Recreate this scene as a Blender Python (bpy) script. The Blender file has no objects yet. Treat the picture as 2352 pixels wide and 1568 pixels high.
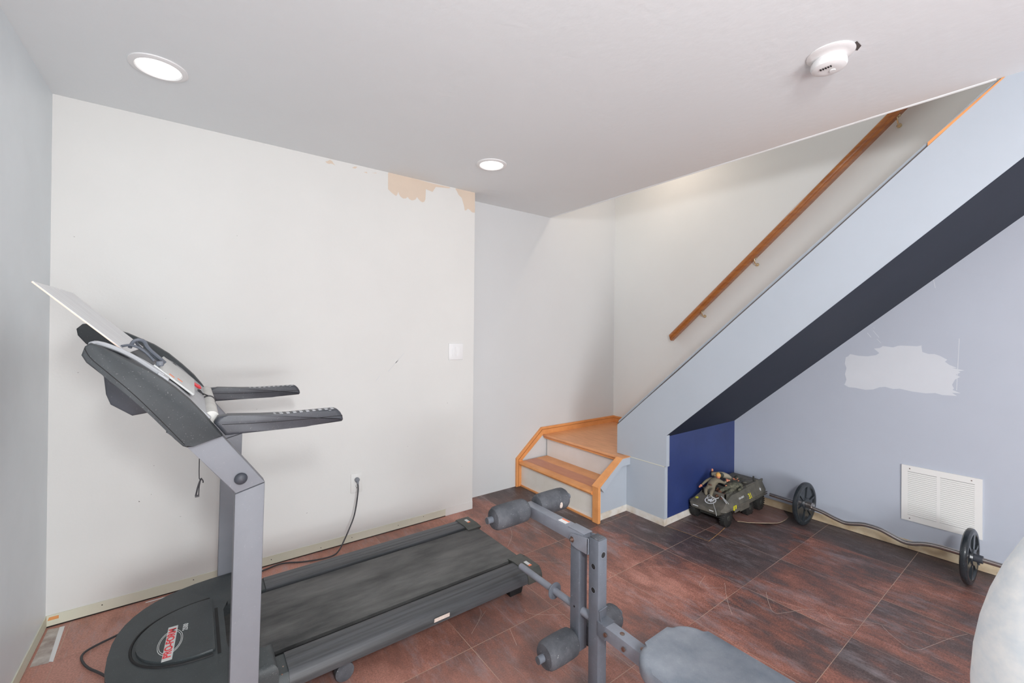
import bpy, bmesh, math, random
from mathutils import Vector, Matrix
random.seed(7)
sc = bpy.context.scene
COL = sc.collection

# ---------------------------------------------------------------- camera
FPX, YAW, PITCH, ROLL, PX, PY = 981.757, 0.6375, 0.0044, 0.0087, 1172.81, 756.16
CAM = Vector((0, 0, 1.32))
cy, sy, cp, sp = math.cos(YAW), math.sin(YAW), math.cos(PITCH), math.sin(PITCH)
F = Vector((sy * cp, cy * cp, sp)); R0 = Vector((cy, -sy, 0)); U0 = R0.cross(F)
cr, sr = math.cos(ROLL), math.sin(ROLL)
R = R0 * cr + U0 * sr; U = U0 * cr - R0 * sr
cd = bpy.data.cameras.new('camera'); co = bpy.data.objects.new('camera', cd); COL.objects.link(co)
cd.sensor_fit = 'HORIZONTAL'; cd.sensor_width = 36.0; cd.lens = FPX / 2352 * 36
cd.shift_x = (1176 - PX) / 2352; cd.shift_y = (PY - 784) / 2352
cd.clip_start = 0.02
M = Matrix((R, U, -F)).transposed().to_4x4(); M.translation = CAM
co.matrix_world = M
sc.camera = co

# ---------------------------------------------------------------- world, exposure, big lights
w = bpy.data.worlds.new('world'); sc.world = w; w.use_nodes = True
w.node_tree.nodes['Background'].inputs[0].default_value = (0.8, 0.88, 1, 1)
w.node_tree.nodes['Background'].inputs[1].default_value = 0.35
sc.view_settings.view_transform = 'Standard'; sc.view_settings.look = 'None'
sc.view_settings.gamma = 1; sc.view_settings.use_curve_mapping = False
sc.view_settings.exposure = 0.24

def area(name, loc, direction, size, power, color=(1, 1, 1), shape='DISK', spread=math.pi):
    l = bpy.data.lights.new(name, 'AREA'); l.shape = shape; l.size = size; l.energy = power; l.color = color
    l.spread = spread
    o = bpy.data.objects.new(name, l); COL.objects.link(o); o.location = loc
    o.rotation_euler = Vector(direction).to_track_quat('-Z', 'Y').to_euler()
    return o
# the photographer's flash bounced off the wall and ceiling behind the camera
area('bounced_flash', (0.05, -0.75, 1.95), (0.70, 0.70, -0.22), 0.30, 28, (0.98, 0.99, 1.0))
area('rear_fill', (0.5, -2.85, 0.8), (0.05, 1, 0.0), 1.4, 90, (0.94, 0.975, 1.0), 'SQUARE')  # added fill from behind the camera, no real source there
area('stairwell_lamp', (3.0, 2.15, 3.05), (0.05, 0.1, -1), 0.10, 2.9, (1.0, 0.81, 0.64))
area('stairwell_fill', (3.0, 0.4, 4.1), (0, 0.1, -1), 0.6, 7, (0.98, 0.99, 1.0))  # unseen fill added to brighten the stairwell from above

# ---------------------------------------------------------------- materials
def nt(m):
    m.use_nodes = True
    return m.node_tree, m.node_tree.nodes, m.node_tree.links
def mat(name, col, rough=0.6, metal=0.0, spec=0.5, var=0.0, vscale=8.0, vcol=None, bump=0.0, bscale=60.0, stretch=None, speck=0.0, speckcol=(0.7, 0.7, 0.7), speckscale=90.0, emit=0.0, coat=0.0):
    m = bpy.data.materials.new(name); t, N, L = nt(m)
    p = N['Principled BSDF']
    p.inputs['Roughness'].default_value = rough; p.inputs['Metallic'].default_value = metal
    p.inputs['Specular IOR Level'].default_value = spec
    if coat: p.inputs['Coat Weight'].default_value = coat; p.inputs['Coat Roughness'].default_value = 0.15
    c4 = (*col, 1)
    p.inputs['Base Color'].default_value = c4
    tc = N.new('ShaderNodeTexCoord'); mp = N.new('ShaderNodeMapping'); L.new(tc.outputs['Object'], mp.inputs[0])
    if stretch: mp.inputs['Scale'].default_value = stretch
    out = None
    if var > 0:
        n = N.new('ShaderNodeTexNoise'); n.inputs['Scale'].default_value = vscale; n.inputs['Detail'].default_value = 6; n.inputs['Roughness'].default_value = 0.6
        L.new(mp.outputs[0], n.inputs['Vector'])
        rp = N.new('ShaderNodeValToRGB'); rp.color_ramp.elements[0].position = 0.35; rp.color_ramp.elements[1].position = 0.68
        v = vcol or tuple(min(1, c * (1 + var)) for c in col)
        rp.color_ramp.elements[0].color = c4
        rp.color_ramp.elements[1].color = (*[col[i] + (v[i] - col[i]) * (1 if vcol is None else var) for i in range(3)], 1)
        L.new(n.outputs['Fac'], rp.inputs[0]); out = rp.outputs[0]
    if speck > 0:
        n2 = N.new('ShaderNodeTexNoise'); n2.inputs['Scale'].default_value = speckscale; n2.inputs['Detail'].default_value = 3
        L.new(tc.outputs['Object'], n2.inputs['Vector'])
        r2 = N.new('ShaderNodeValToRGB'); r2.color_ramp.elements[0].position = 0.66; r2.color_ramp.elements[1].position = 0.74
        L.new(n2.outputs['Fac'], r2.inputs[0])
        ml = N.new('ShaderNodeMath'); ml.operation = 'MULTIPLY'; ml.inputs[1].default_value = speck; L.new(r2.outputs[0], ml.inputs[0])
        mx = N.new('ShaderNodeMixRGB'); L.new(ml.outputs[0], mx.inputs[0])
        if out: L.new(out, mx.inputs[1])
        else: mx.inputs[1].default_value = c4
        mx.inputs[2].default_value = (*speckcol, 1); out = mx.outputs[0]
    if out: L.new(out, p.inputs['Base Color'])
    if bump > 0:
        b = N.new('ShaderNodeBump'); b.inputs['Strength'].default_value = bump; b.inputs['Distance'].default_value = 0.002
        n3 = N.new('ShaderNodeTexNoise'); n3.inputs['Scale'].default_value = bscale; n3.inputs['Detail'].default_value = 5
        L.new(mp.outputs[0], n3.inputs['Vector']); L.new(n3.outputs['Fac'], b.inputs['Height']); L.new(b.outputs[0], p.inputs['Normal'])
    if emit:
        p.inputs['Emission Color'].default_value = c4; p.inputs['Emission Strength'].default_value = emit
    return m

MT = {}
MT['white_wall'] = mat('white_wall', (0.725, 0.722, 0.700), 0.55, var=0.03, vscale=2.5, bump=0.12, bscale=90)
MT['cool_white'] = mat('cool_white', (0.65, 0.665, 0.675), 0.6, var=0.02, vscale=2.5, bump=0.12, bscale=90)
MT['stair_wall'] = mat('stair_wall', (0.83, 0.85, 0.845), 0.6, var=0.02, vscale=2.5, bump=0.12, bscale=90)
MT['ceiling'] = mat('ceiling', (0.82, 0.855, 0.87), 0.7, var=0.02, vscale=1.6, bump=0.5, bscale=28)
MT['grey_paint'] = mat('grey_paint', (0.485, 0.525, 0.600), 0.42, var=0.05, vscale=1.8, bump=0.35, bscale=22)
MT['left_grey'] = mat('left_grey', (0.74, 0.79, 0.82), 0.4, var=0.08, vscale=2.2, bump=0.15, bscale=30)
MT['string_grey'] = mat('string_grey', (0.43, 0.475, 0.53), 0.5, var=0.05, vscale=1.8, bump=0.35, bscale=14)
MT['navy'] = mat('navy', (0.024, 0.042, 0.150), 0.4, var=0.25, vscale=3, speck=0.05, speckscale=180)
MT['slate'] = mat('slate', (0.022, 0.028, 0.044), 0.6, spec=0.2, var=0.12, vscale=3)
MT['peach'] = mat('peach', (0.69, 0.575, 0.47), 0.7, var=0.04, vscale=8)
MT['patch_paint'] = mat('patch_paint', (0.66, 0.69, 0.735), 0.6, var=0.04, vscale=5)
MT['base_strip'] = mat('base_strip', (0.66, 0.66, 0.53), 0.6, var=0.7, vscale=4, vcol=(0.72, 0.70, 0.60), speck=0.17, speckscale=18, speckcol=(0.55, 0.48, 0.36))
MT['base_raw'] = mat('base_raw', (0.66, 0.56, 0.40), 0.7, var=0.8, vscale=9, vcol=(0.42, 0.28, 0.15), speck=0.25, speckscale=45, speckcol=(0.12, 0.08, 0.05))
MT['base_pale'] = mat('base_pale', (0.74, 0.72, 0.68), 0.6, var=0.9, vscale=11, vcol=(0.56, 0.47, 0.36))
MT['gap'] = mat('gap', (0.02, 0.013, 0.01), 0.9)
MT['orange_wood'] = mat('orange_wood', (0.82, 0.37, 0.135), 0.35, var=0.6, vscale=9, vcol=(0.62, 0.24, 0.075), stretch=(1, 1, 1), bump=0.05)
MT['orange_tread'] = mat('orange_tread', (0.80, 0.39, 0.19), 0.35, var=0.7, vscale=5, vcol=(0.56, 0.24, 0.10), stretch=(9, 1.2, 1))
MT['red_plank'] = mat('red_plank', (0.52, 0.20, 0.12), 0.35, var=0.7, vscale=7, vcol=(0.62, 0.28, 0.14), stretch=(9, 1.2, 1))
MT['riser'] = mat('riser', (0.88, 0.85, 0.80), 0.5, var=0.5, vscale=3.5, vcol=(0.74, 0.69, 0.57))
MT['riser2'] = mat('riser2', (0.89, 0.88, 0.865), 0.5, var=0.3, vscale=3.5, vcol=(0.74, 0.69, 0.60))
MT['rail_wood'] = mat('rail_wood', (0.47, 0.17, 0.035), 0.28, var=0.7, vscale=9, vcol=(0.30, 0.085, 0.018), stretch=(1, 1, 6), coat=0.5)
MT['brass'] = mat('brass', (0.72, 0.60, 0.40), 0.25, metal=0.9)
MT['white_plastic'] = mat('white_plastic', (0.84, 0.84, 0.84), 0.35)
MT['vent_white'] = mat('vent_white', (0.82, 0.82, 0.80), 0.4)
MT['dark'] = mat('dark', (0.012, 0.012, 0.013), 0.7)
MT['crack'] = mat('crack', (0.10, 0.085, 0.08), 0.8)
MT['tm_metal'] = mat('tm_metal', (0.215, 0.225, 0.250), 0.5, metal=0.0, spec=0.35, var=0.05, vscale=20, speck=0.07, speckscale=180)
MT['console'] = mat('console', (0.052, 0.058, 0.062), 0.55, spec=0.25, var=0.25, vscale=10, bump=0.1, bscale=300, speck=0.17, speckscale=247)
MT['console_light'] = mat('console_light', (0.42, 0.43, 0.45), 0.4, var=0.1, vscale=10)
MT['tray_dark'] = mat('tray_dark', (0.045, 0.05, 0.062), 0.5, var=0.2, vscale=14, speck=0.10, speckscale=270)
MT['grip'] = mat('grip', (0.052, 0.057, 0.068), 0.42, var=0.3, vscale=12, speck=0.17, speckscale=247)
MT['hood'] = mat('hood', (0.044, 0.052, 0.055), 0.5, var=0.25, vscale=12, speck=0.25, speckscale=315, bump=0.1, bscale=300)
MT['belt'] = mat('belt', (0.030, 0.031, 0.032), 0.55, var=1.0, vscale=3.0, vcol=(0.13, 0.13, 0.125), stretch=(1, 3.5, 1), speck=0.15, speckscale=225, speckcol=(0.35, 0.35, 0.33), bump=0.1, bscale=300)
MT['rail_plastic'] = mat('rail_plastic', (0.036, 0.038, 0.040), 0.42, var=0.9, vscale=4.5, vcol=(0.095, 0.10, 0.11), stretch=(0.35, 14, 6))
MT['cap_plastic'] = mat('cap_plastic', (0.055, 0.058, 0.052), 0.45, var=0.4, vscale=16, speck=0.15, speckscale=360)
MT['acrylic'] = mat('acrylic', (0.66, 0.66, 0.68), 0.22, var=0.12, vscale=6, stretch=(1, 5, 1))
MT['edge_orange'] = mat('edge_orange', (0.78, 0.62, 0.52), 0.5)
MT['display'] = mat('display', (0.56, 0.57, 0.56), 0.3, var=0.12, vscale=6, stretch=(6, 1, 6))
MT['tube_white'] = mat('tube_white', (0.62, 0.61, 0.58), 0.55, var=0.2, vscale=25)
MT['red'] = mat('red', (0.75, 0.04, 0.05), 0.4)
MT['cord'] = mat('cord', (0.045, 0.045, 0.05), 0.5)
MT['silver_label'] = mat('silver_label', (0.62, 0.64, 0.63), 0.4)
MT['sticker'] = mat('sticker', (0.55, 0.47, 0.42), 0.6, var=0.3, vscale=60)
MT['bench_metal'] = mat('bench_metal', (0.115, 0.128, 0.152), 0.42, spec=0.4, var=0.25, vscale=14, speck=0.17, speckscale=165)
MT['bench_light'] = mat('bench_light', (0.21, 0.225, 0.26), 0.38, spec=0.45, var=0.25, vscale=14, speck=0.15, speckscale=165)
MT['foam'] = mat('foam', (0.050, 0.054, 0.063), 0.75, var=1.0, vscale=13, vcol=(0.115, 0.12, 0.135), speck=0.25, speckscale=150, bump=0.5, bscale=220)
MT['vinyl'] = mat('vinyl', (0.17, 0.20, 0.24), 0.42, var=1.0, vscale=9, vcol=(0.30, 0.325, 0.365), speck=0.30, speckscale=337, bump=0.15, bscale=200)
MT['bolt'] = mat('bolt', (0.30, 0.25, 0.22), 0.35, metal=0.8, var=0.8, vscale=50, vcol=(0.25, 0.09, 0.05))
MT['label_white'] = mat('label_white', (0.8, 0.8, 0.8), 0.5)
MT['label_orange'] = mat('label_orange', (0.9, 0.24, 0.10), 0.5)
MT['fabric'] = mat('fabric', (0.76, 0.81, 0.84), 0.95, var=1.0, vscale=34, vcol=(0.93, 0.93, 0.91), spec=0.1, stretch=(1, 1, 1.6), bump=0.12, bscale=60)
MT['iron'] = mat('iron', (0.018, 0.022, 0.026), 0.2, var=0.6, vscale=18, speck=0.25, speckscale=165, speckcol=(0.35, 0.38, 0.4), bump=0.3, bscale=60)
MT['chrome'] = mat('chrome', (0.48, 0.46, 0.45), 0.25, metal=0.9, var=0.4, vscale=20, vcol=(0.36, 0.25, 0.20))
MT['olive'] = mat('olive', (0.085, 0.083, 0.068), 0.6, var=0.9, vscale=16, vcol=(0.16, 0.145, 0.12), speck=0.07, speckscale=180)
MT['olive_dark'] = mat('olive_dark', (0.03, 0.031, 0.026), 0.7, var=0.4, vscale=16)
MT['tyre'] = mat('tyre', (0.022, 0.022, 0.021), 0.55, speck=0.15, speckscale=225, speckcol=(0.2, 0.2, 0.19))
MT['uniform'] = mat('uniform', (0.21, 0.185, 0.13), 0.8, var=0.5, vscale=30, vcol=(0.14, 0.12, 0.085), bump=0.5, bscale=50)
MT['uniform_pale'] = mat('uniform_pale', (0.36, 0.32, 0.24), 0.8, var=0.5, vscale=30, vcol=(0.27, 0.23, 0.17), bump=0.5, bscale=50)
MT['camo'] = mat('camo', (0.035, 0.04, 0.03), 0.8, var=1.0, vscale=45, vcol=(0.20, 0.19, 0.13), bump=0.8, bscale=70)
MT['skin'] = mat('skin', (0.72, 0.27, 0.16), 0.5, var=0.1, vscale=20)
MT['blond'] = mat('blond', (0.70, 0.36, 0.09), 0.6, var=0.3, vscale=60)
MT['boot'] = mat('boot', (0.10, 0.045, 0.025), 0.5, var=0.4, vscale=30)
MT['helmet'] = mat('helmet', (0.055, 0.06, 0.045), 0.5)
MT['mark_white'] = mat('mark_white', (0.75, 0.77, 0.78), 0.5)
MT['mark_yellow'] = mat('mark_yellow', (0.78, 0.72, 0.03), 0.5)
MT['lens'] = mat('lens', (1.0, 0.985, 0.95), 0.5, emit=1.7)
MT['scratch'] = mat('scratch', (0.55, 0.43, 0.36), 0.7)
MT['gouge'] = mat('gouge', (0.60, 0.36, 0.16), 0.8, var=0.9, vscale=60, vcol=(0.25, 0.12, 0.05))
MT['dust_white'] = mat('dust_white', (0.60, 0.56, 0.52), 0.9, var=0.8, vscale=20, vcol=(0.30, 0.22, 0.19))

def floor_material(name='floor_tile', bias=0.0):
    m = bpy.data.materials.new(name); t, N, L = nt(m); p = N['Principled BSDF']
    tc = N.new('ShaderNodeTexCoord')
    sx = N.new('ShaderNodeSeparateXYZ'); L.new(tc.outputs['Object'], sx.inputs[0])
    def math_(op, a, b=None, c=None):
        n = N.new('ShaderNodeMath'); n.operation = op
        for i, v in enumerate((a, b, c)):
            if v is None: continue
            if isinstance(v, (int, float)): n.inputs[i].default_value = v
            else: L.new(v, n.inputs[i])
        return n.outputs[0]
    T = 0.4575
    ux = math_('DIVIDE', math_('SUBTRACT', sx.outputs[0], 1.8564), T); uy = math_('DIVIDE', math_('SUBTRACT', sx.outputs[1], 1.5255), T)
    fx = math_('FRACT', ux); fy = math_('FRACT', uy)
    dx = math_('MINIMUM', fx, math_('SUBTRACT', 1.0, fx)); dy = math_('MINIMUM', fy, math_('SUBTRACT', 1.0, fy))
    ix = math_('FLOOR', ux); iy = math_('FLOOR', uy)
    cx = N.new('ShaderNodeCombineXYZ'); L.new(ix, cx.inputs[0]); L.new(iy, cx.inputs[1])
    wn = N.new('ShaderNodeTexWhiteNoise'); wn.noise_dimensions = '3D'; L.new(cx.outputs[0], wn.inputs['Vector'])
    # streaked veining, shifted from tile to tile
    off = N.new('ShaderNodeVectorMath'); off.operation = 'MULTIPLY_ADD'
    L.new(wn.outputs['Color'], off.inputs[0]); off.inputs[1].default_value = (7, 7, 7); L.new(tc.outputs['Object'], off.inputs[2])
    mp = N.new('ShaderNodeMapping'); mp.inputs['Scale'].default_value = (2.3, 0.95, 1); mp.inputs['Rotation'].default_value = (0, 0, 0.12); L.new(off.outputs[0], mp.inputs[0])
    n1 = N.new('ShaderNodeTexNoise'); n1.inputs['Scale'].default_value = 2.6; n1.inputs['Detail'].default_value = 12; n1.inputs['Roughness'].default_value = 0.76; L.new(mp.outputs[0], n1.inputs['Vector'])
    n2 = N.new('ShaderNodeTexNoise'); n2.inputs['Scale'].default_value = 1.1; n2.inputs['Detail'].default_value = 3; L.new(tc.outputs['Object'], n2.inputs['Vector'])
    v = math_('ADD', math_('MULTIPLY', n1.outputs['Fac'], 1.0), math_('MULTIPLY', math_('SUBTRACT', n2.outputs['Fac'], 0.5), 0.9))
    # tone runs from pale red by the treadmill to dark brown along the stairs
    tone_drift = math_('ADD', math_('MULTIPLY', sx.outputs[0], -0.125), math_('MULTIPLY', sx.outputs[1], -0.050))
    v = math_('ADD', v, math_('ADD', tone_drift, 0.332 + bias))
    v = math_('ADD', v, math_('MULTIPLY', math_('SUBTRACT', wn.outputs['Value'], 0.5), 0.10))
    rp = N.new('ShaderNodeValToRGB'); e = rp.color_ramp.elements
    e[0].position = 0.30; e[0].color = (0.058, 0.042, 0.041, 1)
    e[1].position = 0.72; e[1].color = (0.41, 0.19, 0.145, 1)
    a = rp.color_ramp.elements.new(0.44); a.color = (0.098, 0.062, 0.058, 1)
    a = rp.color_ramp.elements.new(0.50); a.color = (0.155, 0.070, 0.055, 1)
    a = rp.color_ramp.elements.new(0.60); a.color = (0.255, 0.105, 0.076, 1)
    L.new(v, rp.inputs[0])
    # fine salt and pepper print
    n3 = N.new('ShaderNodeTexNoise'); n3.inputs['Scale'].default_value = 170; n3.inputs['Detail'].default_value = 2; L.new(tc.outputs['Object'], n3.inputs['Vector'])
    mr = N.new('ShaderNodeMapRange'); mr.inputs[1].default_value = 0.3; mr.inputs[2].default_value = 0.7; mr.inputs[3].default_value = 0.78; mr.inputs[4].default_value = 1.60; L.new(n3.outputs['Fac'], mr.inputs[0])
    sc_ = N.new('ShaderNodeVectorMath'); sc_.operation = 'SCALE'; L.new(rp.outputs[0], sc_.inputs[0]); L.new(mr.outputs[0], sc_.inputs['Scale'])
    # chalky dust
    mp2 = N.new('ShaderNodeMapping'); mp2.inputs['Scale'].default_value = (3.2, 1, 1); mp2.inputs['Rotation'].default_value = (0, 0, 0.10); L.new(tc.outputs['Object'], mp2.inputs[0])
    n4 = N.new('ShaderNodeTexNoise'); n4.inputs['Scale'].default_value = 2.6; n4.inputs['Detail'].default_value = 11; n4.inputs['Roughness'].default_value = 0.78; L.new(mp2.outputs[0], n4.inputs['Vector'])
    d = N.new('ShaderNodeMapRange'); d.inputs[1].default_value = 0.51; d.inputs[2].default_value = 0.72; d.inputs[4].default_value = 0.66; L.new(n4.outputs['Fac'], d.inputs[0])
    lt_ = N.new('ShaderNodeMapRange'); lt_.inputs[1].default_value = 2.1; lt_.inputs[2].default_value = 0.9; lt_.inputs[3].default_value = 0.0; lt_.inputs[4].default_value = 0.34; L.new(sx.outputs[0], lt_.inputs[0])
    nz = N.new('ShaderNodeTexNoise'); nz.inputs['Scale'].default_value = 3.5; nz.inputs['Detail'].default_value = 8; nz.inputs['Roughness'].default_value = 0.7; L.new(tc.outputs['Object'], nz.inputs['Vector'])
    pink_tint = math_('MULTIPLY', lt_.outputs[0], math_('MULTIPLY', nz.outputs['Fac'], 1.9))  # patchy pink tint, stronger towards low x
    dsum = math_('MINIMUM', math_('ADD', d.outputs[0], pink_tint), 0.85)
    tint_mx = N.new('ShaderNodeMixRGB'); L.new(pink_tint, tint_mx.inputs[0]); L.new(sc_.outputs[0], tint_mx.inputs[1]); tint_mx.inputs[2].default_value = (0.53, 0.27, 0.215, 1)
    mx = N.new('ShaderNodeMixRGB'); L.new(d.outputs[0], mx.inputs[0]); L.new(tint_mx.outputs[0], mx.inputs[1]); mx.inputs[2].default_value = (0.36, 0.325, 0.345, 1)
    # hair scratches
    out = mx.outputs[0]
    for k, (rot, ss) in enumerate(((0.5, 5), (-0.9, 6), (1.4, 5))):
        mp3 = N.new('ShaderNodeMapping'); mp3.inputs['Scale'].default_value = (18, 1, 1); mp3.inputs['Rotation'].default_value = (0, 0, rot); L.new(tc.outputs['Object'], mp3.inputs[0])
        n5 = N.new('ShaderNodeTexNoise'); n5.inputs['Scale'].default_value = ss; n5.inputs['Detail'].default_value = 4; n5.inputs['Distortion'].default_value = 0.6; L.new(mp3.outputs[0], n5.inputs['Vector'])
        g = N.new('ShaderNodeMapRange'); g.inputs[1].default_value = 0.685; g.inputs[2].default_value = 0.74; g.inputs[4].default_value = 0.40; L.new(n5.outputs['Fac'], g.inputs[0])
        m2 = N.new('ShaderNodeMixRGB'); L.new(g.outputs[0], m2.inputs[0]); L.new(out, m2.inputs[1]); m2.inputs[2].default_value = (0.46, 0.38, 0.36, 1); out = m2.outputs[0]
    # seams
    ln = math_('LESS_THAN', math_('MINIMUM', dx, dy), 0.0022)
    n6 = N.new('ShaderNodeTexNoise'); n6.inputs['Scale'].default_value = 3.0; L.new(tc.outputs['Object'], n6.inputs['Vector'])
    lf = N.new('ShaderNodeMapRange'); lf.inputs[1].default_value = 0.36; lf.inputs[2].default_value = 0.55; lf.inputs[3].default_value = 0.45; lf.inputs[4].default_value = 1.0; L.new(n6.outputs['Fac'], lf.inputs[0])
    m3 = N.new('ShaderNodeMixRGB'); L.new(math_('MULTIPLY', ln, lf.outputs[0]), m3.inputs[0]); L.new(out, m3.inputs[1]); m3.inputs[2].default_value = (0.50, 0.36, 0.27, 1)
    L.new(m3.outputs[0], p.inputs['Base Color'])
    rr = N.new('ShaderNodeMapRange'); rr.inputs[3].default_value = 0.33; rr.inputs[4].default_value = 0.62; L.new(n4.outputs['Fac'], rr.inputs[0]); L.new(rr.outputs[0], p.inputs['Roughness'])
    b = N.new('ShaderNodeBump'); b.inputs['Strength'].default_value = 0.12; b.inputs['Distance'].default_value = 0.001; L.new(n3.outputs['Fac'], b.inputs['Height']); L.new(b.outputs[0], p.inputs['Normal'])
    return m
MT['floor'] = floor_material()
MT['floor_dark'] = floor_material('floor_dark', -0.47)

# ---------------------------------------------------------------- mesh helpers
ORIG = {}
def nb(): return bmesh.new()
def _setmi(bm, n0, mi):
    bm.faces.ensure_lookup_table()
    for i in range(n0, len(bm.faces)): bm.faces[i].material_index = mi
def box(bm, x0, x1, y0, y1, z0, z1, bev=0.0, mi=0, seg=2):
    n0 = len(bm.faces)
    vs = [bm.verts.new((x, y, z)) for x in (x0, x1) for y in (y0, y1) for z in (z0, z1)]
    fs = [(0, 1, 3, 2), (4, 6, 7, 5), (0, 4, 5, 1), (2, 3, 7, 6), (0, 2, 6, 4), (1, 5, 7, 3)]
    F_ = [bm.faces.new([vs[i] for i in f]) for f in fs]
    if bev > 0:
        es = list({e for f in F_ for e in f.edges})
        bmesh.ops.bevel(bm, geom=es, offset=bev, segments=seg, affect='EDGES', profile=0.5)
    _setmi(bm, n0, mi)
def prism(bm, pts, axis, a, b, bev=0.0, mi=0, seg=2, taper=None):
    n0 = len(bm.faces)
    def P(p, t):
        if axis == 'x': return (t, p[0], p[1])
        if axis == 'y': return (p[0], t, p[1])
        return (p[0], p[1], t)
    A = [bm.verts.new(P(p, a)) for p in pts]; B = [bm.verts.new(P(p, b)) for p in (taper or pts)]
    n = len(pts)
    F_ = [bm.faces.new(A), bm.faces.new(B[::-1])]
    for i in range(n): F_.append(bm.faces.new((A[i], A[(i + 1) % n], B[(i + 1) % n], B[i])))
    if bev > 0:
        es = list({e for f in F_[:2] for e in f.edges})
        bmesh.ops.bevel(bm, geom=es, offset=bev, segments=seg, affect='EDGES', profile=0.5)
    _setmi(bm, n0, mi)
def poly(bm, pts, mi=0):
    f = bm.faces.new([bm.verts.new(p) for p in pts]); f.material_index = mi
def frame_(d):
    d = d.normalized(); a = Vector((0, 0, 1)) if abs(d.z) < 0.9 else Vector((1, 0, 0))
    u = d.cross(a).normalized(); return u, d.cross(u).normalized()
def lathe(bm, p0, axis, prof, n=24, mi=0, caps=True):
    n0 = len(bm.faces); p0 = Vector(p0); d = Vector(axis).normalized(); u, v = frame_(d)
    rings = []
    for t, r in prof:
        rings.append([bm.verts.new(p0 + d * t + (u * math.cos(2 * math.pi * k / n) + v * math.sin(2 * math.pi * k / n)) * max(r, 1e-5)) for k in range(n)])
    for i in range(len(rings) - 1):
        for k in range(n): bm.faces.new((rings[i][k], rings[i][(k + 1) % n], rings[i + 1][(k + 1) % n], rings[i + 1][k]))
    if caps:
        bm.faces.new(rings[0][::-1]); bm.faces.new(rings[-1])
    _setmi(bm, n0, mi)
def cyl(bm, p0, p1, r, r1=None, n=20, mi=0):
    p0 = Vector(p0); p1 = Vector(p1); lathe(bm, p0, p1 - p0, [(0, r), ((p1 - p0).length, r if r1 is None else r1)], n, mi)
def smoothpts(pts, it=2):
    pts = [Vector(p) for p in pts]
    for _ in range(it):
        q = [pts[0]]
        for a, b in zip(pts, pts[1:]): q += [a * .75 + b * .25, a * .25 + b * .75]
        q.append(pts[-1]); pts = q
    return pts
def tube(bm, pts, r, n=10, it=2, mi=0, radii=None):
    n0 = len(bm.faces)
    pts = smoothpts(pts, it); rings = []; u = None
    for i, p in enumerate(pts):
        d = (pts[min(i + 1, len(pts) - 1)] - pts[max(i - 1, 0)]).normalized()
        if u is None: u, _ = frame_(d)
        u = (u - d * u.dot(d)).normalized(); v = d.cross(u)
        rr = r if radii is None else radii[0] + (radii[1] - radii[0]) * i / (len(pts) - 1)
        rings.append([bm.verts.new(p + (u * math.cos(2 * math.pi * k / n) + v * math.sin(2 * math.pi * k / n)) * rr) for k in range(n)])
    for i in range(len(rings) - 1):
        for k in range(n): bm.faces.new((rings[i][k], rings[i][(k + 1) % n], rings[i + 1][(k + 1) % n], rings[i + 1][k]))
    bm.faces.new(rings[0][::-1]); bm.faces.new(rings[-1])
    _setmi(bm, n0, mi)
def ball(bm, c, r, sx=1, sy=1, sz=1, mi=0, n=16, rot=None):
    n0 = len(bm.faces)
    m = Matrix.Translation(c) @ (rot.to_4x4() if rot else Matrix()) @ Matrix.Diagonal((r * sx, r * sy, r * sz, 1))
    bmesh.ops.create_uvsphere(bm, u_segments=n, v_segments=max(6, n // 2), radius=1, matrix=m)
    _setmi(bm, n0, mi)
def fin(name, bm, mats, parent=None, smooth=35, base=None):
    """one mesh object; vertices are given in room coordinates"""
    bmesh.ops.recalc_face_normals(bm, faces=bm.faces)
    me = bpy.data.meshes.new(name); bm.to_mesh(me); bm.free()
    if not isinstance(mats, (list, tuple)): mats = [mats]
    for m in mats: me.materials.append(MT[m])
    if smooth:
        me.shade_smooth(); me.set_sharp_from_angle(angle=math.radians(smooth))
    o = bpy.data.objects.new(name, me); COL.objects.link(o)
    org = Vector(base) if base else (ORIG[parent.name] if parent else Vector((0, 0, 0)))
    me.transform(Matrix.Translation(-org))
    if parent: o.parent = parent
    else: o.location = org
    ORIG[o.name] = org
    return o
def tag(o, label=None, cat=None, group=None, kind=None):
    if label: o['label'] = label
    if cat: o['category'] = cat
    if group: o['group'] = group
    if kind: o['kind'] = kind
    return o
def thing(name, loc, label, cat, group=None):
    o = bpy.data.objects.new(name, None); COL.objects.link(o); o.location = loc; o.empty_display_size = 0.05
    ORIG[o.name] = Vector(loc)
    return tag(o, label, cat, group)
def struct(name, bm, mats, **k): return tag(fin(name, bm, mats, **k), kind='structure')
def text(name, s, size, mtx, m, parent, extrude=0.0003, align='CENTER', offset=0.0, squash=1.0):
    c = bpy.data.curves.new(name, 'FONT'); c.body = s; c.size = size; c.extrude = extrude; c.align_x = align; c.align_y = 'CENTER'; c.offset = offset
    o = bpy.data.objects.new(name, c)
    COL.objects.link(o); dg = bpy.context.evaluated_depsgraph_get()
    me = bpy.data.meshes.new_from_object(o.evaluated_get(dg)); bpy.data.objects.remove(o); bpy.data.curves.remove(c)
    me.name = name
    me.materials.clear(); me.materials.append(MT[m])
    me.transform(Matrix.Translation(-ORIG[parent.name]) @ mtx @ Matrix.Diagonal((squash, 1, 1, 1)))
    ob = bpy.data.objects.new(name, me); COL.objects.link(ob); ob.parent = parent; ORIG[ob.name] = ORIG[parent.name]
    return ob
def basis(o, x, y):
    x = Vector(x).normalized(); y = Vector(y); y = (y - x * y.dot(x)).normalized(); z = x.cross(y)
    m = Matrix((x, y, z)).transposed().to_4x4(); m.translation = Vector(o); return m
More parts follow.
